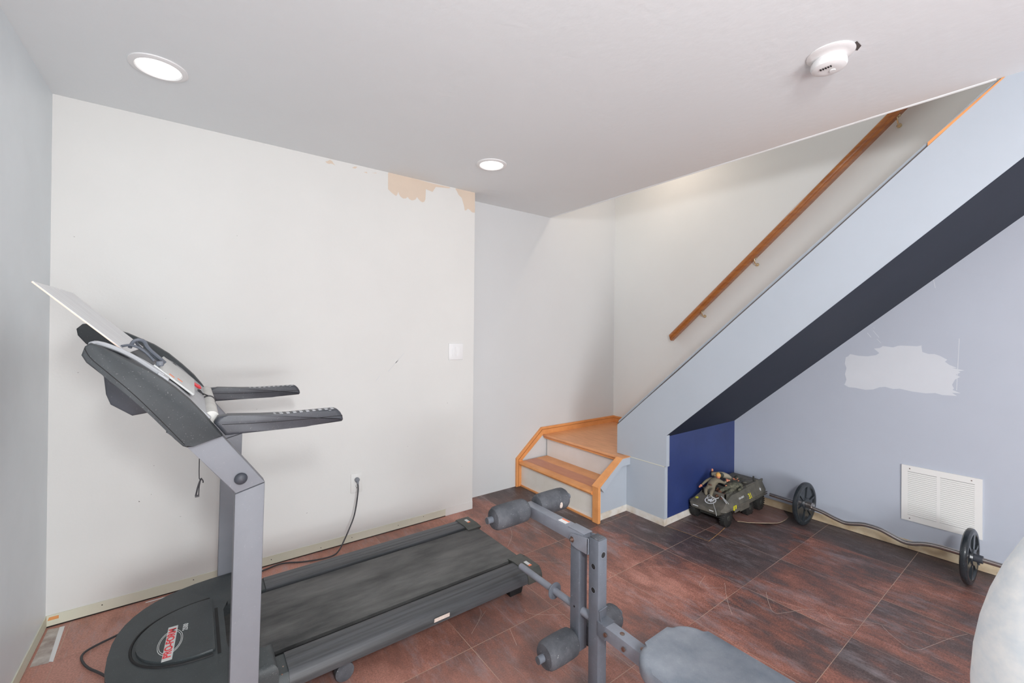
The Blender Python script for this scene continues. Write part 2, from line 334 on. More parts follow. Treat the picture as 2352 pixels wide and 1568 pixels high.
def ribbon(bm, pts, wd, z, mi=0):
    """thin flat line on the floor"""
    pts = smoothpts([(p[0], p[1], z) for p in pts], 2)
    for a, b in zip(pts, pts[1:]):
        d = (b - a).normalized(); s = Vector((-d.y, d.x, 0)) * wd / 2
        f = bm.faces.new([bm.verts.new(q) for q in (a - s, b - s, b + s, a + s)]); f.material_index = mi

XL, YW, ZC, XE, YR, XS, XR, XH = -0.5115, 2.7204, 2.350, 1.674, 2.899, 2.584, 3.5535, 3.469
YB, YK = 1.715, 2.045
YN = -3.0
# ================================================================= SHELL
bm = nb()
box(bm, XL - .1, XR + .1, YN - .1, YR + .1, -0.08, 0.0)
for s in ([(2.062, 1.477), (2.147, 1.414), (2.208, 1.333), (2.246, 1.26)], [(2.245, 1.235), (2.159, 1.217), (2.117, 1.195), (2.217, 1.12)],
          [(2.36, 0.975), (2.28, 0.932), (2.203, 0.879), (2.253, 0.852), (2.359, 0.809), (2.41, 0.772)], [(2.31, 0.946), (2.338, 0.885), (2.359, 0.836), (2.372, 0.771)],
          [(2.437, 0.744), (2.402, 0.716), (2.365, 0.686), (2.402, 0.644), (2.493, 0.574)], [(2.435, 0.69), (2.494, 0.613), (2.536, 0.54)],
          [(2.521, 0.554), (2.471, 0.51), (2.417, 0.428), (2.537, 0.391), (2.665, 0.353), (2.759, 0.314)], [(2.617, 0.398), (2.66, 0.342)], [(2.579, 0.464), (2.598, 0.433)],
          [(1.118, 1.688), (1.064, 1.654), (0.985, 1.597)], [(1.276, 1.591), (1.267, 1.561), (1.304, 1.519), (1.403, 1.449)], [(1.722, 2.316), (1.674, 2.215), (1.558, 2.113)],
          [(1.573, 1.893), (1.708, 1.788)], [(1.139, 1.526), (1.103, 1.426)], [(2.267, 1.14), (2.13, 1.06), (2.041, 0.99)], [(1.593, 1.948), (1.676, 1.898)], [(1.109, 1.73), (1.096, 1.687), (1.055, 1.65)]):
    ribbon(bm, s, 0.0014, 0.0006, 1)
# paint flecks and crumbs trodden into the floor
for k in range(170):
    x = random.uniform(0.3, 3.4); y = random.uniform(0.2, 2.7); a = random.uniform(0, 3.14); l = random.uniform(0.001, 0.005)
    ribbon(bm, [(x, y), (x + l * math.cos(a), y + l * math.sin(a))], random.uniform(0.0008, 0.002), 0.0008, 1)
poly(bm, [(-.5, 2.70, .0005), (-.446, 2.685, .0005), (-.447, 2.43, .0005), (-.5, 2.44, .0005)], 2)
poly(bm, [(-.446, 2.689, .001), (-.463, 2.692, .001), (-.448, 2.437, .001), (-.434, 2.427, .001)], 3)
poly(bm, [(.316, 2.698, .0006), (-.173, 2.698, .0006), (-.176, 2.690, .0006), (.314, 2.690, .0006)], 3)
# lifted plank edge by the vehicle
ribbon(bm, [(2.606, 1.70), (2.634, 1.427)], .0035, .001, 4)
ribbon(bm, [(2.634, 1.427), (2.80, 1.445), (2.94, 1.468)], .0048, .001, 4)
ribbon(bm, [(2.20, 2.62), (2.25, 2.15)], .0016, .0007, 1)
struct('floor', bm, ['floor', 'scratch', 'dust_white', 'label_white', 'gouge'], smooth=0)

# walls ----------------------------------------------------------
bm = nb()
box(bm, XL, XE, YW, YR + .12, 0, ZC + .02)
yy = YW - .0004
for pts in ([(1.008, 2.341), (1.010, 2.3495), (1.202, 2.3495), (1.326, 2.345), (1.466, 2.347), (1.457, 2.338), (1.352, 2.326), (1.327, 2.286), (1.276, 2.295), (1.275, 2.255), (1.273, 2.222), (1.265, 2.206), (1.253, 2.200), (1.236, 2.205), (1.222, 2.217), (1.211, 2.228), (1.203, 2.211), (1.188, 2.202), (1.174, 2.198), (1.158, 2.203), (1.144, 2.215), (1.132, 2.203), (1.112, 2.199), (1.095, 2.208), (1.084, 2.222), (1.079, 2.238), (1.072, 2.217), (1.064, 2.206), (1.036, 2.220), (1.009, 2.24)],
            [(1.506, 2.346), (1.52, 2.3495), (1.6738, 2.3495), (1.6738, 2.201), (1.655, 2.199), (1.643, 2.203), (1.630, 2.214), (1.613, 2.22), (1.600, 2.206), (1.587, 2.202), (1.580, 2.235), (1.572, 2.258), (1.56, 2.29), (1.534, 2.307), (1.52, 2.33)],
            [(0.622, 2.326), (0.636, 2.333), (0.648, 2.343), (0.662, 2.338), (0.668, 2.328), (0.680, 2.316), (0.665, 2.322), (0.652, 2.322), (0.645, 2.317), (0.632, 2.319)], [(0.778, 2.325), (0.795, 2.338), (0.812, 2.339), (0.799, 2.325)], [(.85, 2.315), (.87, 2.322), (.875, 2.312)], [(.90, 2.322), (.93, 2.33), (.935, 2.326)]):
    poly(bm, [(p[0], yy, p[1]) for p in pts], 1)
for k in range(26):
    x = random.uniform(-.45, 1.6); z = random.uniform(.15, 1.9); l = random.uniform(.002, .006)
    a = random.uniform(0, 3)
    poly(bm, [(x, yy, z), (x + l * math.cos(a), yy, z + l * math.sin(a)), (x + l * .8, yy, z + .0015)], 2)
for (xa, za, xb, zb) in ((1.02, 1.045, 1.13, 1.165), (.94, .99, .965, 1.02), (1.07, 1.10, 1.09, 1.118)):
    poly(bm, [(xa, yy, za), (xb, yy, zb), (xb + .002, yy, zb + .006), (xa + .004, yy, za + .010)], 3)
struct('wall_back', bm, ['white_wall', 'peach', 'crack', 'cool_white'], smooth=0)
bm = nb(); box(bm, XL - .12, XL, YN, YR + .12, 0, ZC + .02); struct('wall_left', bm, 'left_grey', smooth=0)
bm = nb(); box(bm, XE, XH + .2, YR, YR + .12, 0, 4.2); struct('wall_recess', bm, 'cool_white', smooth=0)
bm = nb(); prism(bm, [(YR, .2), (YR, 4.2), (-1.3, 4.2), (-1.3, 2.38), (-.23, 2.38), (2.0, .37), (2.0, .2)], 'x', XH, XH + .10); struct('wall_stairwell', bm, 'stair_wall', smooth=0)
# right wall below the stairs, with its lighter touch-up patch
bm = nb()
prism(bm, [(YB + .3, 0), (YN, 0), (YN, ZC + .02), (-.235, ZC + .02), (YB + .05, .60), (YB + .3, .60)], 'x', XR, XR + .1)
rnd = [(0.952, 1.186), (0.906, 1.177), (0.86, 1.176), (0.816, 1.186), (0.80, 1.20), (0.827, 1.228), (0.80, 1.232), (0.79, 1.238), (0.782, 1.246), (0.732, 1.239), (0.71, 1.249), (0.695, 1.252), (0.62, 1.25), (0.60, 1.256), (0.601, 1.247), (0.597, 1.216), (0.57, 1.205), (0.544, 1.206), (0.52, 1.196), (0.49, 1.175), (0.50, 1.163), (0.482, 1.146), (0.45, 1.130), (0.47, 1.128), (0.42, 1.118), (0.445, 1.112), (0.436, 1.105), (0.455, 1.09), (0.438, 1.079), (0.458, 1.062), (0.47, 1.03), (0.462, 1.01), (0.468, 1.001), (0.435, 0.985), (0.47, 0.984), (0.45, 0.968), (0.511, 0.966), (0.54, 0.974), (0.581, 0.967), (0.642, 0.971), (0.70, 0.982), (0.731, 0.976), (0.77, 0.986), (0.798, 0.98), (0.83, 0.962), (0.869, 0.955), (0.92, 0.962), (0.96, 0.963), (0.984, 0.977), (0.978, 0.99), (0.972, 1.013), (0.98, 1.05), (0.972, 1.09), (0.981, 1.12), (0.976, 1.164), (0.964, 1.17)]
poly(bm, [(XR - .0005, a, b) for a, b in rnd], 1)
for a, b, c, d in ((.86, 1.33, .84, 1.30), (.83, 1.345, .80, 1.30), (.81, 1.29, .79, 1.265), (.83, 1.365, .822, 1.36), (.55, 1.66, .54, 1.60), (1.05, .66, .98, .655), (.80, .68, .79, .679), (.44, 1.30, .45, 1.0)):
    poly(bm, [(XR - .0006, a, b), (XR - .0006, c, d), (XR - .0006, c + .003, d), (XR - .0006, a + .003, b)], 1)
struct('wall_right', bm, ['grey_paint', 'patch_paint'], smooth=0)
bm = nb(); prism(bm, [(XS + .002, 0), (XR + .02, 0), (XR + .02, .62), (XS + .002, .62)], 'y', YB, YB + .06); struct('wall_alcove', bm, 'navy', smooth=0)
bm = nb(); box(bm, XL - .12, XR + .2, YN - .12, YN, 0, ZC + .02); struct('wall_front', bm, 'white_wall', smooth=0)
# stairwell upper walls
bm = nb(); box(bm, XS - .12, XS, -1.3, YR, ZC + .02, 4.2); struct('wall_upper', bm, 'stair_wall', smooth=0)
bm = nb(); box(bm, XS - .12, XH + .1, -1.42, -1.3, ZC - .2 + .22, 4.2); struct('wall_upper_end', bm, 'stair_wall', smooth=0)
# ceiling
bm = nb()
box(bm, XL - .12, XS, YN - .12, YR + .12, ZC, ZC + .02)
box(bm, XS, XR + .2, YN - .12, -.235, ZC, ZC + .02)
box(bm, XS - .12, XH + .1, -1.3, YR + .12, 4.2, 4.22)
struct('ceiling', bm, 'ceiling', smooth=0)
# rough plastered lip along the stair opening
bm = nb()
pts = []
tube(bm, [(XS - .004, 2.88, ZC + .006)] + [(XS - .004 + random.uniform(-.002, .002), 2.8 - k * .13, ZC + .006 + random.uniform(-.002, .001)) for k in range(20)] + [(XS - .004, .22, ZC + .005)], .010, 8, 1)
struct('trim_1', bm, 'ceiling')

# slope under the stairs and the stair side ----------------------
def under(y): return .621 + .9 * (1.70 - y)
def top(y): return .62 + .9 * (2.12 - y)
bm = nb(); prism(bm, [(1.76, under(1.76) + .0), (-.235, ZC + .005), (-.235, ZC + .03), (1.76, under(1.76) + .03)], 'x', XS + .002, XR + .02); struct('trim_2', bm, 'slate', smooth=0)
bm = nb()
side = [(2.12, .408), (2.12, .62), (1.9, top(1.9)), (1.609, 1.075), (1.244, 1.405), (.789, 1.812), (.199, ZC), (-.225, ZC), (1.70, .621), (1.70, .408)]
prism(bm, side, 'x', XS, XS + .035)
struct('wall_stair_side', bm, 'string_grey', smooth=0)
bm = nb(); prism(bm, [(YK, 0), (YK, .404), (YB - .002, .404), (YB - .002, 0)], 'x', XS + .001, XS + .035)
box(bm, XS - .0012, XS + .03, YB, 2.03, .4035, .4085, mi=1)
struct('wall_stair_foot', bm, ['string_grey', 'base_strip'], smooth=0)
# cracked gap along the top of the stair side, raw wood showing through
bm = nb()
prism(bm, [(2.118, .623), (2.118, .630), (1.609, 1.083), (1.244, 1.414), (.789, 1.820), (.21, ZC - .001), (.199, ZC - .002), (.789, 1.813), (1.244, 1.406), (1.609, 1.077)], 'x', XS + .001, XS + .03, mi=0)
prism(bm, [(2.118, .634), (2.118, .650), (.225, ZC - .001), (.21, ZC - .001), (.789, 1.826), (1.244, 1.419)], 'x', XS + .012, XS + .034, mi=1)
prism(bm, [(.42, 2.150), (.42, 2.166), (.205, ZC - .001), (.197, ZC - .001)], 'x', XS - .002, XS + .002, mi=2)
struct('trim_3', bm, ['crack', 'string_grey', 'orange_wood'], smooth=0)

# raw strips left where the skirting was pulled off --------------
bm = nb(); box(bm, XL, 1.45, YW - .004, YW, .006, .052); box(bm, XL, 1.45, YW - .003, YW, 0, .006, mi=1)
box(bm, 1.45, XE, YW - .003, YW, .002, .056, mi=2)
for x in (-.33, .01, .36, .62, .80, 1.1, 1.28): lathe(bm, (x, YW - .0045, .03 + random.uniform(-.01, .012)), (0, 1, 0), [(0, .0025), (.001, .0025)], 8, mi=3)
poly(bm, [(-.505, YW - .0045, .030), (-.47, YW - .0045, .030), (-.47, YW - .0045, .044), (-.50, YW - .0045, .044)], 4)
struct('baseboard_back', bm, ['base_strip', 'gap', 'white_wall', 'gap', 'orange_wood'], smooth=0)
bm = nb(); box(bm, XL, XL + .004, YN, YW - .004, .004, .052); struct('baseboard_left', bm, 'base_strip', smooth=0)
bm = nb(); box(bm, XR - .004, XR, YN, YB, .003, .056, mi=0); box(bm, XR - .003, XR, YN, YB, 0, .003, mi=1); struct('baseboard_right', bm, ['base_raw', 'gap'], smooth=0)
bm = nb(); box(bm, XS, XR - .004, YB - .003, YB, .002, .048); struct('baseboard_alcove', bm, 'base_pale', smooth=0)
bm = nb(); box(bm, XS - .003, XS, YB - .003, YK - .015, .002, .048); box(bm, 2.29, XS - .003, 2.027, 2.03, .002, .048); struct('baseboard_stair', bm, 'base_pale', smooth=0)

# ================================================================= STAIRCASE
st = thing('staircase', (2.9, 2.45, 0), 'short orange wooden steps turning up behind the grey slanted stair side', 'staircase')
bm = nb(); box(bm, 2.262, 2.285, 2.048, 2.885, 0.0, .186); tag(fin('riser', bm, 'riser', st, smooth=0), 'cream painted riser')
bm = nb(); box(bm, 2.555, 2.575, 2.048, 2.885, .21, .381); fin('riser', bm, 'riser2', st, smooth=0)
bm = nb(); prism(bm, [(2.235, .186), (2.230, .198), (2.236, .211), (2.556, .211), (2.556, .186)], 'y', 2.052, 2.882); 
poly(bm, [(2.30, 2.053, .2114), (2.43, 2.053, .2114), (2.43, 2.881, .2114), (2.30, 2.881, .2114)], 1)
tag(fin('tread', bm, ['orange_wood', 'red_plank'], st, smooth=0), 'orange tread with a dull red strip')
bm = nb(); prism(bm, [(2.52, .381), (2.513, .393), (2.52, .406), (3.469, .406), (3.469, .381)], 'y', 2.046, 2.899)
poly(bm, [(2.513, 2.0, .406), (2.60, 2.0, .406), (2.60, 2.05, .406), (2.513, 2.05, .406)])
tag(fin('landing', bm, 'orange_tread', st, smooth=0), 'orange plank landing')
bm = nb(); prism(bm, [(2.530, .366), (2.517, .373), (2.517, .381), (2.530, .381)], 'y', 2.052, 2.882); fin('nosing', bm, 'orange_wood', st, smooth=0)
bm = nb(); box(bm, 2.252, 2.264, 2.052, 2.882, 0, .012); fin('shoe_moulding', bm, 'orange_wood', st, smooth=0)
bm = nb(); prism(bm, [(2.263, 0), (2.263, .245), (2.50, .385), (2.584, .385), (2.584, 0)], 'y', 2.03, 2.052)
tag(fin('knee_wall', bm, 'string_grey', st, smooth=0), 'grey painted side of the bottom steps')
bm = nb(); box(bm, 2.240, 2.264, 1.997, 2.052, 0, .247, .002); box(bm, 2.264, 2.276, 2.028, 2.05, 0, .24)
tag(fin('corner_post', bm, ['orange_wood'], st, smooth=0), 'orange board at the front corner of the steps')
bm = nb(); box(bm, 2.2645, 2.296, 2.0235, 2.03, 0.0, .205); fin('plaster_edge', bm, 'base_pale', st, smooth=0)
bm = nb()
prism(bm, [(2.236, .247), (2.2365, .252), (2.496, .409), (2.584, .409), (2.584, .405), (2.497, .405), (2.262, .247)], 'y', 1.997, 2.054, mi=0)
tag(fin('cap_board', bm, ['orange_wood'], st, smooth=0), 'orange sloping cap board')
bm = nb(); prism(bm, [(2.300, .205), (2.262, .246), (2.497, .404), (2.584, .404), (2.584, .350), (2.492, .350)], 'y', 1.999, 2.03, mi=0)
fin('side_moulding', bm, 'string_grey', st, smooth=0)
# skirting up the recess wall
bm = nb(); yb = YR - .018
prism(bm, [(2.21, .0), (2.21, .238), (2.276, .222), (2.276, .0)], 'y', yb, YR - .0005)
prism(bm, [(2.21, .239), (2.488, .470), (2.512, .412), (2.277, .223)], 'y', yb, YR - .0005)
prism(bm, [(2.489, .470), (3.469, .468), (3.469, .406), (2.513, .406)], 'y', yb, YR - .0005)
for q in ([(2.229, 0), (2.229, .228), (2.233, .227), (2.233, 0)], [(2.229, .229), (2.491, .452), (2.494, .447), (2.233, .226)], [(2.495, .452), (3.469, .450), (3.469, .447), (2.496, .448)]): prism(bm, q, 'y', yb - .0015, yb, mi=1)
fin('skirting', bm, ['orange_wood', 'rail_wood'], st, smooth=0)
bm = nb(); box(bm, XH - .018, XH - .0005, 2.05, yb, .407, .467); box(bm, XH - .0195, XH - .018, 2.05, yb, .447, .450, mi=1); fin('skirting', bm, ['orange_wood', 'rail_wood'], st, smooth=0)
for k in range(1, 11):
    y = 2.03 - .2156 * (k - 1); z = .405 + .194 * k
    bm = nb(); box(bm, XS + .037, XH - .001, y - .235, y + .02, z - .022, z); fin('tread', bm, 'orange_wood', st, smooth=0)
    bm = nb(); box(bm, XS + .037, XH - .001, y - .012, y, z - .194, z - .022); fin('riser', bm, 'riser2', st, smooth=0)

# ================================================================= HANDRAIL
hr = thing('handrail', (3.42, 2.2, 1.28), 'varnished brown wooden handrail on brass brackets along the stairwell wall', 'handrail')
a = Vector((3.418, 2.215, 1.268)); b = Vector((3.418, .10, 1.268 + (2.215 - .10) * .9235)); d = (b - a).normalized(); n = Vector((0, d.z, -d.y)) * -1
if n.z < 0: n = -n
bm = nb()
prof = [(-.020, -.026), (-.024, -.012), (-.018, -.006), (-.024, .004), (-.024, .018), (-.014, .028), (.014, .028), (.024, .018), (.024, .004), (.018, -.006), (.024, -.012), (.020, -.026)]
r1 = [bm.verts.new(a + Vector((u, 0, 0)) + n * v + d * (.016 if v > 0 else 0)) for u, v in prof]; r2 = [bm.verts.new(b + Vector((u, 0, 0)) + n * v) for u, v in prof]
bm.faces.new(r1[::-1]); bm.faces.new(r2)
for i in range(len(prof)): bm.faces.new((r1[i], r1[(i + 1) % len(prof)], r2[(i + 1) % len(prof)], r2[i]))
fin('rail', bm, 'rail_wood', hr, smooth=50)
for yk in (1.925, 1.508, .69):
    zc_ = 1.268 + (2.215 - yk) * .9235 - .040
    bm = nb()
    cyl(bm, (XH - .001, yk, zc_ - .035), (XH - .007, yk, zc_ - .035), .013, n=14)
    ball(bm, (XH - .008, yk, zc_ - .035), .010)
    tube(bm, [(XH - .008, yk, zc_ - .035), (3.435, yk, zc_ - .034), (3.42, yk, zc_ - .018), (3.418, yk + .002, zc_ + .01)], .0045, 8, 2)
    box(bm, 3.408, 3.428, yk - .016, yk + .016, zc_ + .006, zc_ + .012, .001)
    fin('bracket', bm, 'brass', hr)

# ================================================================= CEILING FIXTURES
def downlight(x, y, label, power, visible=True):
    t = thing('recessed_light', (x, y, ZC), label, 'light', 'recessed ceiling lights')
    bm = nb()
    prof = [(0, .069), (.0, .094), (.004, .094), (.007, .086), (.008, .075), (.002, .069)]
    lathe(bm, (x, y, ZC), (0, 0, -1), prof, 40, caps=False); fin('trim_ring', bm, 'white_plastic', t)
    bm = nb(); lathe(bm, (x, y, ZC), (0, 0, -1), [(0, .0705), (.004, .0705)], 40); fin('lens', bm, 'lens', t)
    l = area('lamp', (x, y, ZC - .012), (0, 0, -1), .13, power, (1.0, .985, .955))
    l.parent = t; l.location = (0, 0, -.012)
downlight(-.122, 2.19, 'lit round recessed ceiling light above the treadmill, larger of the two', 0.12)
downlight(1.470, 2.198, 'lit round recessed ceiling light near the far corner, smaller of the two', 0.12)
for x, y in ((-.122, -.9), (1.47, -.9)):
    downlight(x, y, 'round recessed ceiling light behind the viewpoint', 3)
sd = thing('smoke_detector', (1.893, .575, ZC), 'white round smoke detector hanging off centre from a ceiling plate', 'smoke detector')
bm = nb(); cx_, cy_ = 1.873, .565
lathe(bm, (cx_, cy_, ZC), (0, 0, -1), [(0, .074), (.003, .074), (.006, .068), (.008, .055)], 40); fin('ceiling_plate', bm, 'white_plastic', sd)
bm = nb(); poly(bm, [(cx_ + .03, cy_ - .083, ZC - .0008), (cx_ - .012, cy_ - .081, ZC - .0008), (cx_ - .005, cy_ - .07, ZC - .0008), (cx_ + .04, cy_ - .06, ZC - .0008), (cx_ + .052, cy_ - .066, ZC - .0008)]); fin('ceiling_gap', bm, 'crack', sd, smooth=0)
bm = nb(); hx, hy = 1.898, .578
lathe(bm, (hx, hy, ZC - .006), (0, 0, -1), [(0, .050), (.010, .056), (.024, .057), (.032, .053), (.037, .042), (.038, .025), (.036, .0)], 40); h = fin('cover', bm, 'white_plastic', sd)
bm = nb()
for k in range(5): box(bm, hx - .030 - .0, hx - .020, hy - .016 + k * .008, hy - .0125 + k * .008, ZC - .0465, ZC - .042)
fin('sounder_slots', bm, 'dark', h, smooth=0)
bm = nb(); lathe(bm, (hx + .012, hy - .008, ZC - .0435), (0, 0, -1), [(0, .010), (.003, .009)], 20); fin('test_button', bm, 'white_plastic', h)

# ================================================================= WALL PLATES
sw = thing('light_switch', (1.5225, YW, 1.17), 'white double light switch plate on the white wall near its end', 'light switch')
bm = nb(); box(bm, 1.464, 1.581, YW - .007, YW, 1.111, 1.229, .004); fin('plate', bm, 'white_plastic', sw)
for x0 in (1.489, 1.526):
    bm = nb(); prism(bm, [(YW - .008, 1.137), (YW - .0115, 1.17), (YW - .0085, 1.203), (YW - .006, 1.203), (YW - .006, 1.137)], 'x', x0, x0 + .031, .001); fin('rocker', bm, 'white_plastic', sw)
ou = thing('wall_outlet', (.825, YW, .37), 'white wall outlet low on the white wall with a black plug in it', 'outlet')
bm = nb(); box(bm, .790, .860, YW - .006, YW, .305, .425, .003); pl = fin('plate', bm, 'white_wall', ou)
for z in (.388, .345):
    bm = nb(); lathe(bm, (.825, YW - .006, z), (0, -1, 0), [(0, .0165), (.0015, .0165)], 20); r_ = fin('socket', bm, 'white_wall', ou)
bm = nb()
for x in (.818, .830): box(bm, x, x + .002, YW - .0078, YW - .007, .343, .351)
lathe(bm, (.8245, YW - .0078, .336), (0, 1, 0), [(0, .003), (.0006, .003)], 10); fin('slots', bm, 'dark', ou, smooth=0)

# ================================================================= RETURN AIR GRILLE
vt = thing('air_vent', (XR, .515, .34), 'white louvred return air grille low on the grey right wall', 'vent')
y0, y1, z0, z1 = .348, .688, .177, .515
bm = nb()
for (a_, b_, c_, d_) in ((y0, y1, z1 - .036, z1), (y0, y1, z0, z0 + .036), (y1 - .028, y1, z0 + .036, z1 - .036), (y0, y0 + .030, z0 + .036, z1 - .036), (.517, .531, z0 + .036, z1 - .036)): box(bm, XR - .008, XR - .0005, a_, b_, c_, d_)
fr = fin('frame', bm, 'vent_white', vt, smooth=0)
bm = nb(); box(bm, XR - .0022, XR - .0004, y0 + .028, y1 - .026, z0 + .034, z1 - .034); fin('backing', bm, 'dark', vt, smooth=0)
for (ya, yb_) in ((y0 + .03, .517), (.531, y1 - .028)):
    for k in range(23):
        z = z0 + .038 + k * .01145
        bm = nb(); prism(bm, [(XR - .0085, z), (XR - .0078, z + .0078), (XR - .0055, z + .0098), (XR - .0055, z + .0005)], 'y', ya, yb_); fin('louvre', bm, 'vent_white', vt, smooth=0)
for (y, z) in ((y0 + .042, z1 - .018), (y1 - .038, z1 - .018), (y1 - .038, z0 + .016)):
    bm = nb(); lathe(bm, (XR - .008, y, z), (-1, 0, 0), [(0, .0035), (.0015, .003)], 10); fin('screw', bm, 'chrome', vt)

# ================================================================= TREADMILL
tm = thing('treadmill', (.5, 1.94, 0), 'grey and black folding treadmill standing beside the white wall', 'treadmill')
YC = 1.9375
for s, ya, yb_ in ((-1, 1.525, 1.575), (1, 2.300, 2.350)):
    bm = nb()
    prism(bm, [(.092, 0), (.104, .822), (.182, .842), (.167, 0)], 'y', ya, yb_, .003)
    fin('upright', bm, 'tm_metal', tm)
    bm = nb()
    prism(bm, [(.1045, .824), (.1822, .844), (.070, 1.003), (.02, 1.05), (-.06, 1.03), (-.012, .982)], 'y', ya, yb_, .003)
    up = fin('upper_arm', bm, 'tm_metal', tm)
    bm = nb(); yo = ya if s < 0 else yb_
    lathe(bm, (.118, yo, .868), (0, s, 0), [(0, .0165), (.005, .0175), (.011, .015), (.015, .009), (.016, .002)], 28)
    fin('adjustment_knob', bm, 'tray_dark', up)
# console side covers (the wall side one reaches further forward)
cov = [(-.012, .984), (.0, .990), (.04, .997), (.071, 1.005), (.027, 1.070), (-.007, 1.115), (-.040, 1.152), (-.070, 1.181), (-.098, 1.204), (-.128, 1.224), (-.162, 1.248), (-.195, 1.270), (-.213, 1.280), (-.222, 1.272), (-.228, 1.25), (-.219, 1.231), (-.19, 1.2), (-.135, 1.137), (-.089, 1.079), (-.040, 1.012), (-.022, .989)]
cof = [(-.012, .984), (.071, 1.005), (.030, 1.075), (.001, 1.118), (-.040, 1.165), (-.085, 1.212), (-.135, 1.252), (-.22, 1.300), (-.315, 1.338), (-.345, 1.334), (-.362, 1.315), (-.358, 1.290), (-.335, 1.257), (-.25, 1.185), (-.135, 1.120), (-.089, 1.079), (-.022, .989)]
for c_, ya, yb_, yo, s in ((cov, 1.508, 1.556, 1.508, -1), (cof, 2.300, 2.367, 2.367, 1)):
    bm = nb(); prism(bm, c_, 'y', ya, yb_, .005)
    cv = fin('side_cover', bm, 'console', tm, smooth=50)
    # seam near the lower edge
    bm = nb()
    q = [(-.018, .994), (-.085, 1.088), (-.13, 1.148), (-.185, 1.212), (-.212, 1.243), (-.222, 1.268)] if s < 0 else [(-.018, .994), (-.13, 1.138), (-.25, 1.20), (-.33, 1.27), (-.352, 1.315)]
    tube(bm, [(x, yo + s * -.0005, z) for x, z in q], .0011, 6, 1); fin('seam', bm, 'dark', cv)
bm = nb()
prism(bm, [(.044, 1.054), (.028, 1.072), (-.007, 1.112), (-.040, 1.150), (-.072, 1.180), (-.100, 1.200), (-.125, 1.185), (-.10, 1.11), (-.02, 1.03)], 'y', 1.556, 2.300, .002)
fin('console_body', bm, 'console_light', tm)
bm = nb(); prism(bm, [(-.104, 1.196), (-.14, 1.212), (-.200, 1.252), (-.222, 1.240), (-.18, 1.17), (-.10, 1.12)], 'y', 1.556, 2.300, .002); fin('reading_ledge', bm, 'tray_dark', tm)
bm = nb()
tube(bm, [(-.216, 1.545, 1.277), (-.205, 1.560, 1.281), (-.165, 1.566, 1.262), (-.130, 1.568, 1.238), (-.095, 1.570, 1.206), (-.070, 1.572, 1.184)], .0062, 8, 2)
tube(bm, [(-.205, 1.565, 1.281), (-.190, 1.60, 1.275), (-.150, 1.612, 1.248), (-.11, 1.612, 1.222), (-.070, 1.590, 1.186)], .0040, 8, 2)
prism(bm, [(-.083, 1.186), (-.080, 1.196), (-.056, 1.176), (-.058, 1.166)], 'y', 1.558, 1.606, .002); fin('ledge_rim', bm, 'console_light', tm)
bm = nb(); prism(bm, [(-.206, 1.191), (-.200, 1.13), (-.190, 1.100), (-.143, 1.063), (-.085, 1.071), (-.03, 1.10), (-.06, 1.18)], 'y', 1.66, 2.21, .006); fin('electronics_box', bm, 'tray_dark', tm)
bm = nb(); prism(bm, [(.003, 1.119), (-.092, 1.213), (-.096, 1.210), (-.001, 1.115)], 'y', 1.625, 2.10, .001); ds = fin('display_panel', bm, 'display', tm); tag(ds, 'pale silver display panel')
for k, (q, r_) in enumerate(((.35, 1.66), (.55, 1.70))):
    bm = nb()
    x = -.092 + .095 * q; z = 1.213 - .094 * q + .0012
    prism(bm, [(x, z), (x + .012, z - .012), (x + .011, z - .013), (x - .001, z - .001)], 'y', r_, r_ + .02)
    fin('red_print', bm, 'label_orange', ds, smooth=0)
bm = nb(); lathe(bm, (.045, 1.585, 1.050), (0, 1, 0), [(0, .0195), (.22, .0205), (.222, .019), (.36, .0195), (.40, .021), (.55, .020), (.70, .0195)], 20); fin('crossbar', bm, 'tube_white', tm)
bm = nb()
for yk in (1.93, 1.945): lathe(bm, (.045, yk, 1.05), (0, 1, 0), [(0, .0215), (.004, .0225), (.008, .0215)], 20)
tube(bm, [(.045, 1.94, 1.071), (.02, 1.90, 1.09), (.012, 1.93, 1.098), (.02, 1.98, 1.09), (.03, 1.95, 1.075)], .0022, 6, 2)
fin('cord_loop', bm, 'cord', tm)
bm = nb(); prism(bm, [(-.012, 1.112), (-.010, 1.122), (.022, 1.098), (.026, 1.086), (.018, 1.086)], 'y', 2.05, 2.062, .002); fin('safety_key', bm, 'red', tm)
bm = nb(); tube(bm, [(.019, 1.80, 1.0), (.019, 1.80, .90), (.0185, 1.80, .812), (.021, 1.80, .806)], .0016, 6, 1); kc = fin('clip_cord', bm, 'cord', tm)
bm = nb(); tube(bm, [(.024, 1.80, .808), (.016, 1.80, .785), (.010, 1.80, .752)], .0028, 6, 1); tube(bm, [(.022, 1.80, .80), (.019, 1.80, .78), (.018, 1.80, .752)], .0018, 6, 1); box(bm, .008, .020, 1.797, 1.803, .748, .754); tube(bm, [(.024, 1.80, .81), (.030, 1.80, .80), (.030, 1.80, .793)], .002, 6, 1)
fin('clothing_clip', bm, 'cord', kc)
